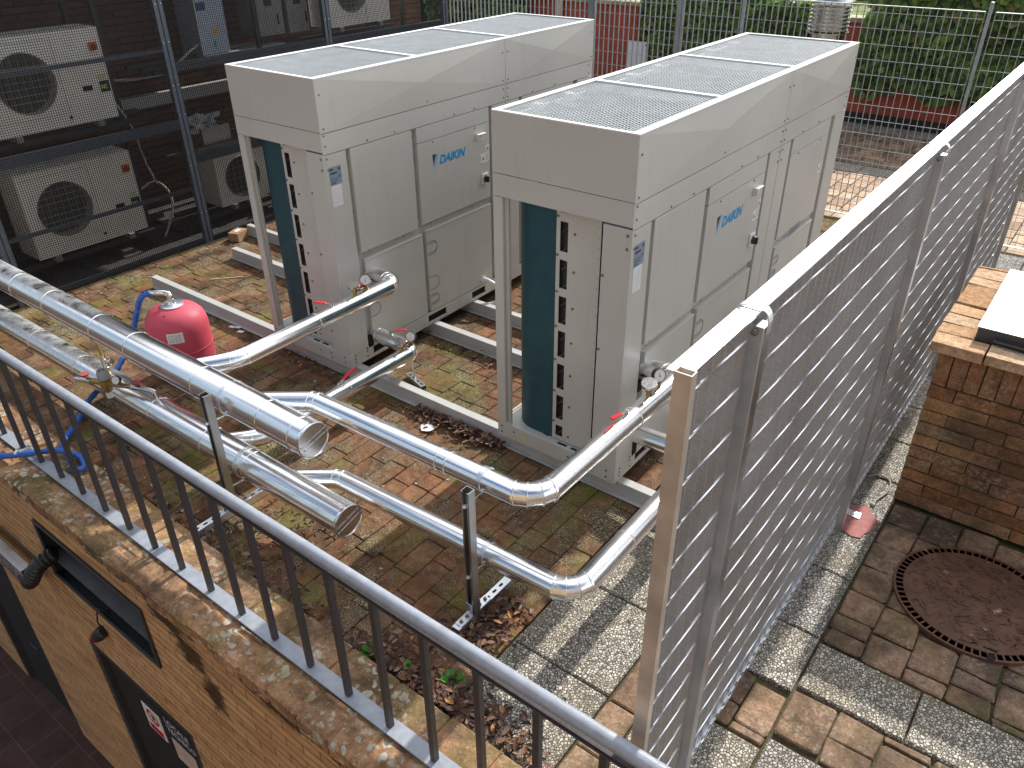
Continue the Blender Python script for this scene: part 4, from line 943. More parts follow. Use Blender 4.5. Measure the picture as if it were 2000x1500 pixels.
g = MB(); cs = Vector((.62,-.78,0)).normalized(); s_ = Vector((0,0,1)).cross(cs); 
V = []
for i in range(7):
    a = .02+.085*i; d = (Matrix.Rotation(a,3,'Z')@cs); V += [(TX+d.x*.2046,TY+d.y*.2046,.345),(TX+d.x*.2046,TY+d.y*.2046,.42)]
g.add(V, [(2*i,2*i+2,2*i+3,2*i+1) for i in range(6)]); lb = build('paper_label', g, M['paper'], t)
g = MB()
for k in range(5):
    for i in range(4):
        d1 = Matrix.Rotation(.07+.1*i,3,'Z')@cs; d2 = Matrix.Rotation(.07+.1*i+(.06 if (i+k) % 3 else .085),3,'Z')@cs; z = .405-k*.0115
        g.poly([(TX+d1.x*.2052,TY+d1.y*.2052,z-.003),(TX+d2.x*.2052,TY+d2.y*.2052,z-.003),(TX+d2.x*.2052,TY+d2.y*.2052,z),(TX+d1.x*.2052,TY+d1.y*.2052,z)])
build('print', g, M['darkink'], lb, smooth=0)
g = MB(); d = Matrix.Rotation(-.1,3,'Z')@cs; g.lathe((TX+d.x*.125,TY+d.y*.125,.505),(d.x*.6,d.y*.6,.8),[(.007,0),(.007,.010),(0,.012)],10); build('air_valve', g, M['dark'], t)
M['bluehose'] = simple('blue_hose_wrap', (.02,.11,.42), .45, 0, .2, 30, .9, 26)
hp = [Vector(p) for p in ((TX-.115,TY-.065,.618),(TX-.17,TY-.11,.58),(TX-.20,TY-.15,.48),(TX-.22,TY-.22,.32),(-2.40,-1.03,.20),(-2.42,-1.18,.10),(-2.38,-1.30,.06),(-2.26,-1.42,.045),(-2.17,-1.52,.045),(-2.02,-1.63,.085),(-1.88,-1.66,.085),(-1.74,-1.70,.08),(-1.72,-1.655,.075),(-1.84,-1.625,.08),(-1.97,-1.69,.10),(-2.13,-1.84,.085),(-2.35,-1.98,.05),(-2.6,-2.05,-.12))]
g = MB(); Q = bez(hp, 22); g.tube(Q, [.018+.006*mn.noise(p*45) for p in Q], 14); ho = build('blue_hose', g, M['bluehose']); props(ho, 'bright blue wrapped hose from the red tank, looping over the coping under the railing', 'hose')
for p in ((-2.13,-1.84,.106),(-1.88,-1.66,.105)): g = MB(); g.obox(p,(.004,.004,0),(-.012,.012,0),(0,0,.006)); build('cable_tie', g, M['paper'], ho)

# ------------------------------------------------------------------ CAGE
CX = -4.33
t = thing('wire_cage', 'tall dark grey steel cage with black wire mesh along the left side', 'cage', (CX,1.8,0))
py = [-.80,.955,2.745,4.53]
for y in py:
    g = MB(); g.box(CX-.04,CX,y-.045,y-.006,0,2.46); g.box(CX-.04,CX,y+.006,y+.045,0,2.46); g.box(CX-.03,CX-.01,y-.006,y+.006,0,2.46)
    if y == py[0]: pass
    build('post', g, M['cage'], t, bevel=.002)
bays = [(py[0]+.045,py[1]-.045,[2.44,1.74,1.145,1.105,.54,.03],[.014,.017,.022,.022,.014,.02]),(py[1]+.045,py[2]-.045,[2.44,1.615,1.575,.815,.775,.03],[.014,.02,.02,.02,.02,.02]),(py[2]+.045,py[3]-.045,[2.44,1.60,1.56,.8,.03],[.014,.02,.02,.02,.02])]
for (a, b_, zs, hs) in bays:
    for z, h in zip(zs, hs):
        g = MB(); g.box(CX-.034,CX-.001,a,b_,z-h,z+h*.9); build('rail', g, M['cage'], t, bevel=.002)
    g = MB(); p_ = .0185; n = int((b_-a)/p_); r_ = .0017; X = CX+.003
    for i in range(n+1): y = a+(b_-a)*i/n; g.box(X-r_,X+r_,y-r_,y+r_,.0,2.46)
    n = int(2.46/p_)
    for i in range(n): z = p_*(i+.5); g.box(X+.0011,X+.0031,a,b_,z-r_,z+r_)
    build('wire_mesh', g, M['meshwire'], t, smooth=0)
    g = MB()
    for y in (a-.02,b_+.02):
        for z in (.3,.75,1.2,1.45,1.8,2.1): g.lathe((CX+.001,y,z),(1,0,0),[(.006,0),(.004,.005),(0,.006)],8)
    build('rivet', g, M['galv_light'], t)
# plant recess building behind cage: brown brick wall, roof, inner shelves
t = thing('brick_building', 'dark brown brick wall and flat roof of the building behind the wire cage', 'building', (-5.8,1.8,0))
g = MB(); g.box(-6.0,-5.75,-1.6,5.6,0,3.2); g.box(-5.75,-4.40,-1.55,-1.32,0,3.2); build('wall', g, M['cagewall'], t, smooth=0)
g = MB(); g.box(-6.1,-4.46,-1.7,3.4,2.50,2.70); build('roof', g, M['concrete'], t, smooth=0)
g = MB(); g.box(-5.75,-4.38,-1.30,5.1,-.004,.012); build('floor_slab', g, simple('dark_concrete', (.055,.05,.045), .9, 0, .3, 12), t)
t = thing('steel_rack', 'dark steel racking inside the cage carrying the condensers', 'rack', (-5.1,1.8,0))
for (y, x) in ((-.7,-4.9),(-.7,-5.5),(.72,-4.98),(.72,-5.5),(2.3,-4.9),(2.3,-5.5),(4.4,-4.9),(4.4,-5.5)):
    g = MB(); g.box(x-.02,x+.02,y-.02,y+.02,.012,2.49); build('upright', g, M['darkmetal'], t)
for (x, y0, y1, z) in ((-4.68,-1.2,.9,1.16),(-5.0,-1.2,.9,1.16),(-4.68,-1.2,.9,.15),(-5.0,-1.2,.9,.15),(-4.62,1.0,2.7,.12),(-4.95,1.0,2.7,.12),(-4.95,1.0,4.5,1.50),(-5.2,1.0,4.5,1.50),(-4.75,1.0,4.5,1.50),(-4.85,1.0,2.7,.72),(-5.2,1.0,2.7,.72)):
    g = MB(); g.box(x-.02,x+.02,y0,y1,z-.02,z+.02); build('rail', g, M['darkmetal'], t)
for k in range(7):
    g = MB(); y = -1.1+k*.33; g.box(-5.4,-4.6,y-.015,y+.015,.04,.07); build('floor_bearer', g, M['darkmetal'], t)

def make_ac(W, H, D, fr, fy, fz):
    t = thing('outdoor_unit', 'x', 'condenser unit')
    # local: front face at x=0 facing +x, y 0..W, z 0..H
    g = MB(); n = 48; circ = [(0, fy+fr*math.cos(2*math.pi*i/n), fz+fr*math.sin(2*math.pi*i/n)) for i in range(n)]
    rect = []
    for i in range(n):
        a = 2*math.pi*i/n; c, s_ = math.cos(a), math.sin(a)
        tx = ((W-fy) if c > 0 else fy)/max(abs(c), 1e-6); tz = ((H-fz) if s_ > 0 else fz)/max(abs(s_), 1e-6); q = min(tx, tz); rect.append((0, fy+q*c, fz+q*s_))
    g.add(circ+rect, [(i, n+i, n+(i+1) % n, (i+1) % n) for i in range(n)])
    corners = [(W,H),(0,H),(0,0),(W,0)]
    for cy, cz in corners:
        ks = sorted(range(n), key=lambda i: abs(rect[i][1]-cy)+abs(rect[i][2]-cz)); 
        # nearest on each edge
        e1 = [i for i in ks if abs(rect[i][1]-cy) < 1e-6][:1]; e2 = [i for i in ks if abs(rect[i][2]-cz) < 1e-6][:1]
        if e1 and e2 and e1 != e2:
            A, B = rect[e1[0]], rect[e2[0]]; tri_ = [A, (0,cy,cz), B]
            v1 = Vector(tri_[1])-Vector(tri_[0]); v2 = Vector(tri_[2])-Vector(tri_[0])
            if v1.cross(v2).x < 0: tri_ = tri_[::-1]
            g.poly(tri_)
    g.add([(0,0,0),(0,W,0),(0,W,H),(0,0,H),(-D,0,0),(-D,W,0),(-D,W,H),(-D,0,H)],[(3,2,6,7),(0,4,5,1),(0,3,7,4),(1,5,6,2),(4,7,6,5)])
    g.add(circ+[(x-.10,y,z) for x,y,z in circ],[(i,(i+1) % n,n+(i+1) % n,n+i) for i in range(n)])
    cs_ = build('casing', g, M['acwhite'], t, smooth=30)
    g = MB(); g.poly([(x-.099,y,z) for x,y,z in circ]); 
    g.lathe((-.09,fy,fz),(1,0,0),[(.06,0),(.06,.04),(.05,.05),(0,.05)],20)
    for k in range(3):
        a0 = 2*math.pi*k/3; g.poly([(-.05,fy+.05*math.cos(a0),fz+.05*math.sin(a0)),(-.07,fy+fr*.92*math.cos(a0-.1),fz+fr*.92*math.sin(a0-.1)),(-.035,fy+fr*.92*math.cos(a0+.9),fz+fr*.92*math.sin(a0+.9)),(-.03,fy+.05*math.cos(a0+1.2),fz+.05*math.sin(a0+1.2))])
    build('fan', g, M['black'], t, smooth=0)
    g = MB(); k = -fr
    while k < fr: 
        h = math.sqrt(max(0, fr*fr-k*k)); 
        if h > .02: g.box(.002,.005,fy+k-.0013,fy+k+.0013,fz-h,fz+h)
        k += .0115
    k = -fr+.04
    while k < fr:
        h = math.sqrt(max(0, fr*fr-k*k)); g.box(.005,.008,fy-h,fy+h,fz+k-.0022,fz+k+.0022); k += .052
    g.tube([(.004,fy+fr*1.01*math.cos(2*math.pi*i/40),fz+fr*1.01*math.sin(2*math.pi*i/40)) for i in range(41)], .004, 6, cap=False)
    build('fan_guard', g, M['acgrey'], t, smooth=0)
    g = MB(); g.box(.001,.0035,W*.60,W*.602,.02,H-.02); g.box(.001,.003,.04,W*.58,.10,.102); g.box(.001,.003,.04,W*.58,H-.05,H-.048); build('panel_groove', g, M['acgrey'], t, smooth=0)
    for y in (.12,W-.2): g = MB(); g.box(-D+.02,.03,y,y+.05,-.045,0); build('foot', g, M['acgrey'], t)
    return t
ac = make_ac(1.0, .72, .34, .228, .33, .37)
def ac_extra(t):
    g = MB(); g.box(.001,.022,.90,.962,.545,.61); sw = build('isolator', g, M['orange'], t, bevel=.003)
    g = MB(); g.lathe((.022,.931,.578),(1,0,0),[(.020,0),(.018,.018),(0,.018)],16); build('knob', g, simple('dark_red', (.35,.02,.01), .4), sw)
    g = MB(); g.box(.001,.004,.905,.985,.215,.305,0); text_mb(g, 'ME', .046, lambda u,v,w_: (.0045+w_,.912+u,.242+v), off=.001, mi=1); build('badge', g, [simple('badge_dark', (.012,.03,.035), .4), simple('badge_green', (.36,.46,.10), .5)], t, smooth=0)
    g = MB()
    for k in range(2): g.box(.001,.002,.90,.97,.32+k*.022,.332+k*.022)
    build('sticker', g, simple('lime_sticker', (.48,.50,.18), .5), t, smooth=0)
    g = MB(); g.box(.001,.003,.755,.84,.245,.285); build('vent_slot', g, M['black'], t, smooth=0)
    g = MB(); g.lathe((.001,.60,.065),(1,0,0),[(.013,0),(.011,.004),(0,.004)],14); build('plug', g, M['black'], t, smooth=0)
ac_extra(ac)
ac['label'] = 'lower cream single fan condenser near the cage bottom, below its twin'; ac['group'] = 'condenser units in the cage'; ac.location = (-4.6,-.48,.22)
ac2 = copy_tree(ac); ac2['label'] = 'upper cream single fan condenser on the cage shelf, above its twin'; ac2.location = (-4.6,-.48,1.235)
sm = make_ac(.82, .50, .30, .20, .30, .25); sm['group'] = 'condenser units in the cage'; sm['label'] = 'small pale condenser low in the cage, seen behind the left chiller post'; sm.location = (-4.6,1.33,.185)
sm2 = make_ac(.92, .66, .32, .225, .36, .36); sm2['group'] = 'condenser units in the cage'; sm2['label'] = 'pale condenser on the top shelf behind the last bay of the cage'; sm2.location = (-4.85,3.22,1.62)
# cabinets
t = thing('electric_cabinet', 'narrow pale blue electrical cabinet with warning triangle on the cage shelf', 'cabinet', (-5.1,1.92,1.52))
g = MB(); g.box(-5.42,-5.08,1.76,2.08,1.52,2.30); build('body', g, simple('pale_blue_paint', (.42,.48,.58), .4, 0, .05), t, bevel=.004)
g = MB(); g.poly([(-5.078,1.90,1.70),(-5.078,1.98,1.70),(-5.078,1.94,1.775)]); build('warning_sticker', g, M['yellow'], t, smooth=0)
g = MB(); g.box(-5.079,-5.076,1.90,1.93,1.58,1.64); build('sticker', g, M['greenink'], t, smooth=0)
g = MB(); g.box(-5.079,-5.076,1.78,1.88,1.92,1.99); build('sticker', g, simple('navy_sticker', (.04,.07,.2), .5), t, smooth=0)
g = MB(); g.box(-5.42,-5.05,1.76,2.75,1.488,1.519); build('cabinet_tray', g, M['steelbeam'], t)
for (lb, y0, y1, z0, dz) in (('grey cabinet with small dark window beside the pale blue cabinet', 2.50, 2.82, 1.60, .75), ('plain grey cabinet next to the cage corner post', 2.88, 3.16, 1.59, .78)):
    t = thing('grey_cabinet', lb, 'cabinet', (-5.2,(y0+y1)/2,z0)); g = MB(); g.box(-5.45,-5.12,y0,y1,z0,z0+dz); build('body', g, simple('grey_cab', (.30,.30,.29), .45), t, bevel=.004)
    g = MB(); g.box(-5.119,-5.115,y0+.10,y0+.19,z0+.28,z0+.42); g.box(-5.119,-5.110,y0+.24,y0+.26,z0+.1,z0+.2); build('window', g, M['dark'], t)
t = thing('cable_duct', 'pale horizontal duct on the brown wall behind the cage', 'duct', (-5.7,2,1.03)); g = MB(); g.box(-5.74,-5.64,1.1,4.4,1.02,1.14); build('duct', g, M['steelbeam'], t)
t = thing('wire_basket', 'open box of grey scrap on the rack inside the cage', 'box', (-5.0,1.58,.75)); g = MB()
for q in ((-5.12,-4.86,1.43,1.45,.74,.90),(-5.12,-4.86,1.73,1.75,.74,.90),(-4.88,-4.86,1.45,1.73,.74,.90),(-5.12,-5.10,1.45,1.73,.74,.90),(-5.10,-4.88,1.45,1.73,.74,.75)): g.box(*q)
build('box', g, simple('dull_grey_box', (.22,.21,.19), .6), t)
g = MB()
for i in range(26): p = Vector((rnd.uniform(-5.08,-4.9),rnd.uniform(1.4,1.7),rnd.uniform(.86,.98))); g.obox(p, Vector((rnd.uniform(-.05,.05),rnd.uniform(-.06,.06),.01)), (.012,.01,0), (0,.004,.02))
build('scrap', g, M['wire'], t, smooth=0)
# hoses in cage
for lb, P_, r_, mt in (('pale insulated pipe sagging behind the cage between the condenser and cabinet', [(-5.2,.55,1.48),(-5.1,.9,1.42),(-5.0,1.25,1.44),(-5.05,1.6,1.58),(-5.15,1.78,1.62)], .013, 'hose'),
                    ('grey cable hanging down beside the upper condenser in the cage', [(-5.0,.66,1.42),(-4.95,.68,1.30),(-4.9,.74,1.12),(-4.9,.78,.95),(-4.92,.82,.7),(-4.88,.86,.5)], .009, 'hose'),
                    ('bundle of grey hoses curling beside the lower condenser', [(-4.7,.60,.55),(-4.65,.72,.60),(-4.6,.80,.50),(-4.58,.80,.36),(-4.6,.74,.2),(-4.6,.66,.08)], .010, 'hose')):
    g = MB(); g.tube(bez([Vector(p) for p in P_], 8), r_, 10); props(build('cage_hose', g, M[mt]), lb, 'hose')
# cardboard boxes
def carton(label, c, s, rot, tagm=True):
    t = thing('cardboard_box', label, 'box', (c[0],c[1],c[2]), None)
    R3 = Matrix.Rotation(rot,3,'Z'); ax, ay = R3@Vector((s[0],0,0)), R3@Vector((0,s[1],0)); cc = Vector(c)+Vector((0,0,s[2]))
    g = MB(); g.obox(cc, ax, ay, (0,0,s[2])); g.obox(cc+Vector((0,0,s[2]+.001)), ax*.99, ay*.48, (0,0,.001)); build('carton', g, M['cardboard'], t, bevel=.001)
    if tagm: g = MB(); g.obox(cc+Vector((0,0,s[2]+.003)), ax*.35, ay*.45, (0,0,.0004)); build('label_paper', g, M['paper'], t)
carton('small brown cardboard box on the ground at the foot of the cage', (-4.17,1.17,0), (.055,.08,.042), .35)
carton('brown carton with white packing paper inside the cage behind the left chiller', (-4.50,2.2,.14), (.1,.14,.10), .1, False)
g = MB(); 
for i in range(14): p = Vector((-4.48+rnd.uniform(-.09,.09),2.18+rnd.uniform(-.12,.12),.36+rnd.uniform(0,.03))); g.obox(p,(rnd.uniform(.02,.05),rnd.uniform(-.03,.03),.01),(rnd.uniform(-.02,.02),.04,.01),(0,0,.001))
props(build('packing_paper', g, M['paper'], smooth=0), 'crumpled white packing paper on top of the carton in the cage', 'paper')

# ------------------------------------------------------------------ REAR: red wall, ivy, hedge, flue, board
t = thing('red_wall', 'low red plastered garden wall behind the rear fence', 'wall', (0,9.5,0))
g = MB(); g.box(-9,8,9.42,9.62,0,1.30); build('wall', g, M['redwall'], t, smooth=0)
g = MB(); g.box(-9,8,9.36,9.68,1.30,1.36); build('coping', g, simple('stone_coping', (.40,.36,.22), .9, 0, .3, 8, .4, 30), t, bevel=.006)
g = MB(); g.box(-9,8,9.30,9.415,-.01,.12); build('plinth', g, simple('dark_plinth', (.03,.025,.02), .9), t, smooth=0)
def leaf(mb, p, s_, nrm, spin):
    nrm = nrm.normalized(); up = Vector((0,0,1)); a = nrm.cross(up); a = a.normalized() if a.length > .05 else Vector((1,0,0)); b_ = a.cross(nrm)
    c, q = math.cos(spin), math.sin(spin); u = (a*c+b_*q)*s_; v = (b_*c-a*q)*s_; w_ = nrm*s_*.18
    mb.add([p-v*1.0, p+u*.75-v*.45-w_, p+u*.7+v*.35-w_, p+v*1.0, p-u*.7+v*.35-w_, p-u*.75-v*.45-w_, p+w_*.6], [(0,1,6),(1,2,6),(2,3,6),(3,4,6),(4,5,6),(5,0,6)])
def ivy_mass(name, label, x0, x1, zlo, zhi, yf, n, depth=.35, smin=.028, smax=.055, cat='ivy'):
    t = thing(name, label, cat, ((x0+x1)/2, 9.4, 0)); g = MB()
    for i in range(n):
        x = rnd.uniform(x0, x1); f = mn.noise(Vector((x*1.7, 0, 5)))*.16; hi = zhi+f+.10*mn.noise(Vector((x*6,1,2))); lo = zlo+.25*mn.noise(Vector((x*2.1, 3, 7)))
        edge = min((x-x0), (x1-x))/.25
        if edge < 1 and rnd.random() > edge*.8+.2: continue
        z = lo+(hi-lo)*rnd.random()**.8
        bulge = .13*mn.noise(Vector((x*2.2, z*2.2, 1)))+.05*mn.noise(Vector((x*7, z*7, 4)))
        top = rnd.random() < .28
        if top: y = yf+rnd.uniform(0, depth)*1.3; z = hi+.06*mn.noise(Vector((x*5,y*5,0)))+rnd.uniform(-.04,.05)
        else: y = yf-bulge-rnd.uniform(0,.10)
        nrm = Vector((rnd.uniform(-.7,.7), -1 if not top else rnd.uniform(-.8,.2), rnd.uniform(-.1,.9) if not top else 1.0))
        leaf(g, Vector((x,y,z)), rnd.uniform(smin, smax)*(1.5 if rnd.random() < .12 else 1), nrm, rnd.uniform(-.9,.9)+math.pi)
    build('foliage', g, M['ivy'], t, smooth=0)
    g = MB()   # dark inner mass of stems and old leaves
    nx, nz = 60, 12; V = []
    for j in range(nz+1):
        for i in range(nx+1):
            x = x0+.1+(x1-x0-.2)*i/nx; z = zlo+.12+(zhi-zlo-.16)*j/nz; V.append((x, yf+.02+.05*mn.noise(Vector((x*3,z*3,2))), z+.1*mn.noise(Vector((x*1.7,0,5)))))
    F = [(j*(nx+1)+i, j*(nx+1)+i+1, (j+1)*(nx+1)+i+1, (j+1)*(nx+1)+i) for j in range(nz) for i in range(nx)]
    m_ = len(V); V2 = [(x,y+.28,z) for x,y,z in V[-(nx+1):]]; V += V2
    F += [(nz*(nx+1)+i, nz*(nx+1)+i+1, m_+i+1, m_+i) for i in range(nx)]; g.add(V, F)
    build('inner_mass', g, simple('dark_stems', (.018,.028,.010), 1, 0, .4, 20), t)
    g = MB()
    for i in range(30):
        x = rnd.uniform(x0+.1, x1-.1); P_ = [Vector((x, yf-.02, zlo-.05))]; 
        for k in range(5): P_.append(P_[-1]+Vector((rnd.uniform(-.1,.1), rnd.uniform(-.02,.02), (zhi-zlo)/5)))
        g.tube(P_, .007, 5)
    build('stem', g, M['twig'], t)
ivy_mass('ivy', 'dense ivy hanging over the red wall on the right behind the fence', -.93, 4.2, .42, 1.74, 9.36, 17000, smin=.026, smax=.072)
ivy_mass('ivy', 'dense ivy hanging over the red wall between the red section and the flue', -4.45, -1.62, .35, 1.52, 9.36, 9000)
ivy_mass('hedge', 'dark green hedge far left behind the rear fence beyond the cage', -9.0, -6.55, .1, 1.7, 9.2, 4500, cat='hedge')
def bush(label, c, r, n):
    t = thing('bush', label, 'bush', c); g = MB()
    for i in range(n):
        d = Vector((rnd.gauss(0,1),rnd.gauss(0,1),abs(rnd.gauss(0,1)))).normalized(); q = r*(.55+.45*rnd.random()**.5)*(1+.3*mn.noise(d*2+Vector(c)))
        leaf(g, Vector(c)+d*q, rnd.uniform(.03,.06), d+Vector((0,0,.3)), rnd.uniform(0,6))
    build('foliage', g, M['ivy'], t, smooth=0)
    g = MB()
    for i in range(7): a = i*.9; g.tube([c, (c[0]+.2*r*math.cos(a), c[1]+.2*r*math.sin(a), c[2]+.35*r), (c[0]+.6*r*math.cos(a), c[1]+.6*r*math.sin(a), c[2]+.75*r)], [.02,.012,.006], 6)
    build('stem', g, M['twig'], t)
bush('leafy bush on the lawn above the right end of the red wall', (1.5,11.3,1.45), 1.0, 4200)
bush('rounded bush on the lawn behind the stainless flue', (-2.2,11.6,1.45), .8, 2600)
bush('green bush on the lawn behind the ivy covered wall', (-4.6,12.2,1.5), .9, 2600)
# flue
t = thing('flue_pipe', 'stainless steel flue with ringed cowl rising behind the right chiller', 'flue', (-1.0,8.0,0))
g = MB(); g.lathe((-1.0,8.0,0),(0,0,1),[(.20,0),(.20,1.34)],40); build('pipe', g, M['inox'], t)
g = MB(); pr = []
for k in range(7): z = 1.36+k*.045; pr += [(.215,z),(.245,z+.006),(.245,z+.014),(.215,z+.022)]
g.lathe((-1.0,8.0,0),(0,0,1),pr,40); g.lathe((-1.0,8.0,0),(0,0,1),[(.22,1.70),(.27,1.70),(.25,1.76),(.12,1.82),(0,1.83)],40); g.lathe((-1.0,8.0,0),(0,0,1),[(.205,1.33),(.26,1.335),(.26,1.35),(.205,1.355)],40)
build('cowl', g, M['inox'], t)
g = MB(); g.box(-4.58,-4.22,9.22,9.25,.02,.80); props(build('white_board', g, M['board'], bevel=.004), 'plain white board leaning upright against the red wall', 'board')
g = MB(); g.box(-6.06,-5.96,9.26,9.35,0,1.34); g.box(-6.07,-5.95,9.25,9.36,1.34,1.36); props(build('cream_pillar', g, M['cream'], bevel=.004), 'slim cream pillar against the red wall at the far left', 'pillar')

# ------------------------------------------------------------------ RIGHT: brick pier with lid, manhole, cable
t = thing('brick_chamber', 'square brick chamber with worn brick coping right of the grating fence', 'brick chamber', (2.9,1.45,0))
bx = MB(); X0, X1, Y0, Y1 = 2.035, 3.9, .925, 1.97
def brick3(mb, a, b, jj=.002):
    x0, y0, z0 = a; x1, y1, z1 = b; j = lambda: rnd.uniform(-jj, jj); i = .004
    V = []
    for z, ins in ((z0, i), (z0+i, 0), (z1-i, 0), (z1, i)):
        for (x, y) in ((x0+ins,y0+ins),(x1-ins,y0+ins),(x1-ins,y1-ins),(x0+ins,y1-ins)): V.append((x+j(), y+j(), z+j()))
    F = [(3,2,1,0),(12,13,14,15)]
    for k in range(3):
        for q in range(4): q2 = (q+1) % 4; F.append((k*4+q, k*4+q2, (k+1)*4+q2, (k+1)*4+q))
    mb.add(V, F)
z = .0; row = 0; hh = .0745
while z+hh < .80:
    off = (row % 2)*.13
    x = X0+(0 if row % 2 == 0 else 0.0)
    first = True
    while x < X1-.03:
        l = .28*(1+rnd.uniform(-.06,.06)); 
        if first and row % 2: l = .125
        first = False; q = min(x+l, X1); brick3(bx, (x+.003,Y0+rnd.uniform(-.003,.003),z+.004), (q-.003,Y0+.11,z+hh-.003), .0025); x = q
    y = Y0+.112
    while y < Y1-.03:
        q = min(y+.25, Y1); brick3(bx, (X0,y+.003,z+.004), (X0+.11,q-.003,z+hh-.003)); y = q
    z += hh; row += 1
# soldier course
x = X0
while x < X1-.02: q = min(x+.072, X1); brick3(bx, (x+.003,Y0,z+.004), (q-.003,Y0+.11,.945), .003); x = q
y = Y0+.115
while y < Y1-.03: q = min(y+.072, Y1); brick3(bx, (X0,y+.003,z+.004), (X0+.11,q-.003,.945), .003); y = q
build('brickwork', bx, M['pier'], t, smooth=0)
g = MB(); g.box(X0+.012,X1,Y0+.012,Y1,0,.945); build('mortar', g, simple('old_mortar', (.10,.08,.055), .95, 0, .4, 25, .6, 70), t, smooth=0)
cp = MB(); x = X0-.045
while x < X1: q = x+.23+rnd.uniform(-.01,.01); brick3(cp, (x+.003,Y0-.055,.948), (q-.003,Y0+.075,.998), .004); x = q
y = Y0+.08
while y < Y1+.02: q = min(y+.135+rnd.uniform(-.012,.02), Y1+.03); brick3(cp, (X0-.045,y+.002,.948+rnd.uniform(-.003,.002)), (X0+.12,q-.002,1.0+rnd.uniform(-.004,.003)), .004); y = q
x = X0+.125
while x < X1: q = x+.24; brick3(cp, (x+.003,Y1-.10,.948), (q-.003,Y1+.03,.998), .004); x = q
build('coping', cp, M['piertop'], t, smooth=0)
g = MB(); g.box(2.155,3.85,1.015,1.85,.96,1.062); lidp = build('lid', g, M['lidblack'], t, bevel=.003)
g = MB(); g.box(2.150,3.855,1.010,1.855,1.0625,1.068); build('lid_sheet', g, M['lid'], lidp, bevel=.002)
g = MB(); g.tube([(2.24,1.014,1.025),(2.24,.992,1.02),(2.255,.985,1.02),(2.36,.985,1.02),(2.375,.992,1.02),(2.375,1.014,1.025)],.007,10); build('handle', g, M['darkmetal'], lidp)
# manhole
t = thing('manhole_cover', 'round rusty manhole cover set in the brown pavers', 'manhole cover', (MH[0],MH[1],0))
g = MB(); c = (MH[0],MH[1],0); r = MH[2]
g.lathe(c,(0,0,1),[(r+.008,-.02),(r+.008,.012),(r-.002,.012),(r-.002,.0058),(r-.034,.0058),(r-.034,.013),(0,.013)],96)
for k in range(66):
    a = 2*math.pi*k/66; d = Vector((math.cos(a),math.sin(a),0)); g.obox(Vector(c)+d*(r-.018)+Vector((0,0,.0085)), d*.016, Vector((-d.y,d.x,0))*.0035, (0,0,.0035))
for k in range(300):
    a = rnd.uniform(0, 6.28); q = (r-.055)*math.sqrt(rnd.random()); p = Vector((c[0]+q*math.cos(a), c[1]+q*math.sin(a), .0138)); a2 = rnd.choice((.4, 1.2, 2.0, 2.8))+rnd.uniform(-.15,.15); d = Vector((math.cos(a2),math.sin(a2),0)); g.obox(p, d*.015, Vector((-d.y,d.x,0))*.0026, (0,0,.0030))
build('cover', g, M['rust'], t, smooth=30)
g = MB(); g.lathe(c,(0,0,1),[(r-.003,.0062),(r-.033,.0062)],96); build('rim_groove', g, M['black'], t)
g = MB(); g.obox((2.665,.105,.0136),(.028,0,0),(0,.007,0),(0,0,.0007)); g.obox((2.675,.060,.0136),(.015,0,0),(0,.018,0),(0,0,.0007)); build('keyhole', g, M['black'], t, smooth=0)
g = MB(); g.tube(bez([Vector(p) for p in ((1.87,1.02,.02),(1.93,1.08,.012),(1.985,1.05,.01),(1.995,.95,.01),(1.97,.85,.01),(1.965,.80,.012))], 8), .005, 8); g.lathe((1.965,.80,.004),(0,0,1),[(.014,0),(.010,.01),(0,.012)],8)
props(build('loose_cable', g, M['cable']), 'short grey loose cable curling on the pebble slabs beside the brick chamber', 'cable')

# ------------------------------------------------------------------ LITTER, WEEDS
def litter(n, fx, fy, z0=.004, zs=.0, smin=.009, smax=.024, mb=None):
    for i in range(n):
        x, y = fx(), fy(); z = z0+rnd.random()*zs; a = rnd.uniform(0, 6.28); s_ = rnd.uniform(smin, smax); tl = rnd.uniform(-.9,.9); cu = rnd.uniform(.1,.7)
        u = Vector((math.cos(a),math.sin(a),tl*.4)); v = Vector((-math.sin(a),math.cos(a),rnd.uniform(-.4,.4))); nn = u.cross(v).normalized()*cu; p = Vector((x,y,z+s_*.45))
        mb.add([p-u*s_, p-u*s_*.3-v*s_*.45+nn*s_*.5, p+u*s_*.5-v*s_*.38+nn*s_*.4, p+u*s_, p+u*s_*.45+v*s_*.42+nn*s_*.5, p-u*s_*.35+v*s_*.4+nn*s_*.45, p], [(0,1,6),(1,2,6),(2,3,6),(3,4,6),(4,5,6),(5,0,6)])
g = MB(); U = rnd.uniform
litter(650, lambda: rnd.triangular(-.75,.06,-.15), lambda: .022-abs(rnd.gauss(0,.045)), .003, .03, mb=g)
litter(420, lambda: .82+rnd.gauss(0,.06), lambda: U(-1.28,-.92), .003, .025, mb=g)
litter(1000, lambda: rnd.triangular(.35,1.45,.95), lambda: -1.575+abs(rnd.gauss(0,.075)), .003, .035, mb=g)
litter(160, lambda: U(-1.2,.4), lambda: -1.575+abs(rnd.gauss(0,.05)), .003, .02, mb=g)
litter(130, lambda: U(-.7,-.2), lambda: U(-1.5,-1.1), .003, .01, .008, .018, mb=g)
litter(140, lambda: U(-2.0,1.0), lambda: U(.68,.83), .003, .02, .008, .02, mb=g)
litter(320, lambda: U(-4.2,1.6), lambda: U(-1.5,3), .003, .0, .005, .014, mb=g)
litter(80, lambda: U(-2.0,-1.3), lambda: U(-.1,.02), .003, .01, .008, .02, mb=g)
props(build('leaf_litter', g, M['dryleaf'], smooth=0), 'dry brown leaves drifted along the rail, stand foot and parapet', 'leaf litter', kind='stuff')
g = MB()
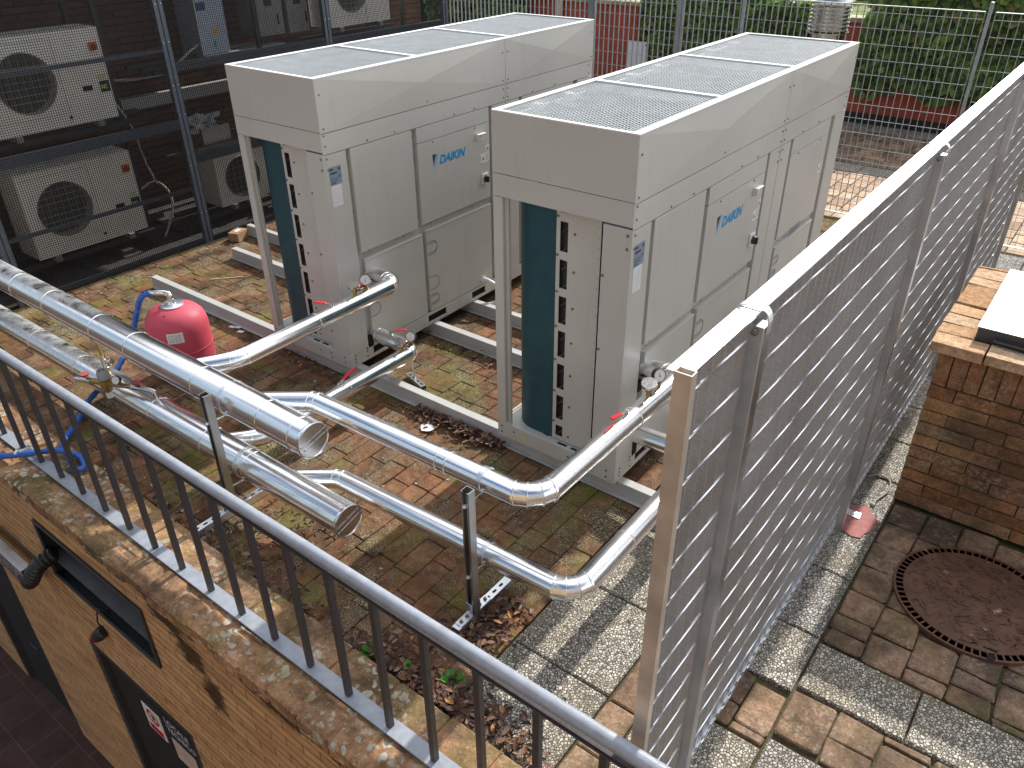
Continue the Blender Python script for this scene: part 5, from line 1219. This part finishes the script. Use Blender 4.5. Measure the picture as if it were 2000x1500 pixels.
for i in range(150):
    x, y = (U(-4.2,1.4), U(-1.5,2.5)) if rnd.random() < .55 else (-4.2+abs(rnd.gauss(0,.12)), U(-.8,1.0)); s_ = rnd.uniform(.003,.009); g.obox((x,y,.004),(s_,rnd.uniform(-.4,.4)*s_,0),(0,s_*.7,.1*s_),(0,0,s_*.5))
props(build('plaster_crumbs', g, simple('crumbs', (.38,.35,.30), .9), smooth=0), 'small pale plaster crumbs scattered over the terrace bricks', 'crumbs', kind='stuff')
def weed(label, c, s_, n):
    t = thing('weed', label, 'weed', c, 'weeds along the parapet'); g = MB()
    for i in range(n):
        a = rnd.uniform(0, 6.28); el = rnd.uniform(.25,1.1); L = s_*rnd.uniform(.5,1); d = Vector((math.cos(a)*math.cos(el), math.sin(a)*math.cos(el), math.sin(el))); sd_ = Vector((-math.sin(a),math.cos(a),0)); w_ = L*.22; p = Vector(c)
        m1 = p+d*L*.5+Vector((0,0,.01)); e = p+d*L+Vector((0,0,-.2*L)); g.add([p, m1-sd_*w_, m1+Vector((0,0,-.004)), m1+sd_*w_, p+d*L*.8-sd_*w_*.8, p+d*L*.8+sd_*w_*.8, e],[(0,1,2),(0,2,3),(1,4,2),(2,4,6),(2,6,5),(2,5,3)])
    build('leaves', g, M['weed'], t, smooth=0)
weed('tallest small green weed, leftmost of the three by the inner parapet edge', (.52,-1.54,0), .10, 16)
weed('middle green weed in the leaves by the inner parapet edge', (.70,-1.52,0), .07, 20)
weed('green rosette weed furthest right in the leaves by the parapet', (.90,-1.45,0), .085, 26)
g = MB(); P_ = []
for i in range(11): a = 2*math.pi*i/11; q = .045*(1+.4*mn.noise(Vector((math.cos(a)*2,math.sin(a)*2,0)))); P_.append((-.47+q*1.4*math.cos(a)*.8,-.12+q*.9*math.sin(a),.014))
g.poly(P_); props(build('paper_scrap', g, M['paper'], smooth=0), 'crumpled white paper scrap beside the leaf pile at the front rail', 'paper')
g = MB()
for (x, y) in ((-2.62,-.02),(-2.58,.0),(-2.5,-.03)): g.obox((x,y,.012),(.03,U(-.01,.01),.003),(.004,.012,.004),(0,0,.0008))
props(build('paper_scrap', g, M['paper'], smooth=0), 'torn white paper strips beside the front rail behind the red tank', 'paper')
g = MB(); g.obox((-3.45,.52,.008),(.09,.10,.001),(-.003,.003,0),(0,0,.002)); props(build('wood_splinter', g, simple('pale_wood', (.55,.45,.28), .8), smooth=0), 'thin pale wood splinter lying on the terrace near the cage', 'splinter')
for i, (x, y) in enumerate(((-.66,-1.45),(-.75,-1.50),(-1.0,-1.50),(-1.55,-1.35),(-1.7,-1.55))):
    g = MB(); g.tube([(x+.012*math.cos(a),y+.012*math.sin(a),.006) for a in [.3+k*.5 for k in range(9)]], .0022, 6); props(build('plastic_ring', g, M['paper']), 'tiny broken white plastic ring on the shaded bricks behind the railing', 'plastic ring', 'broken plastic rings on the bricks')
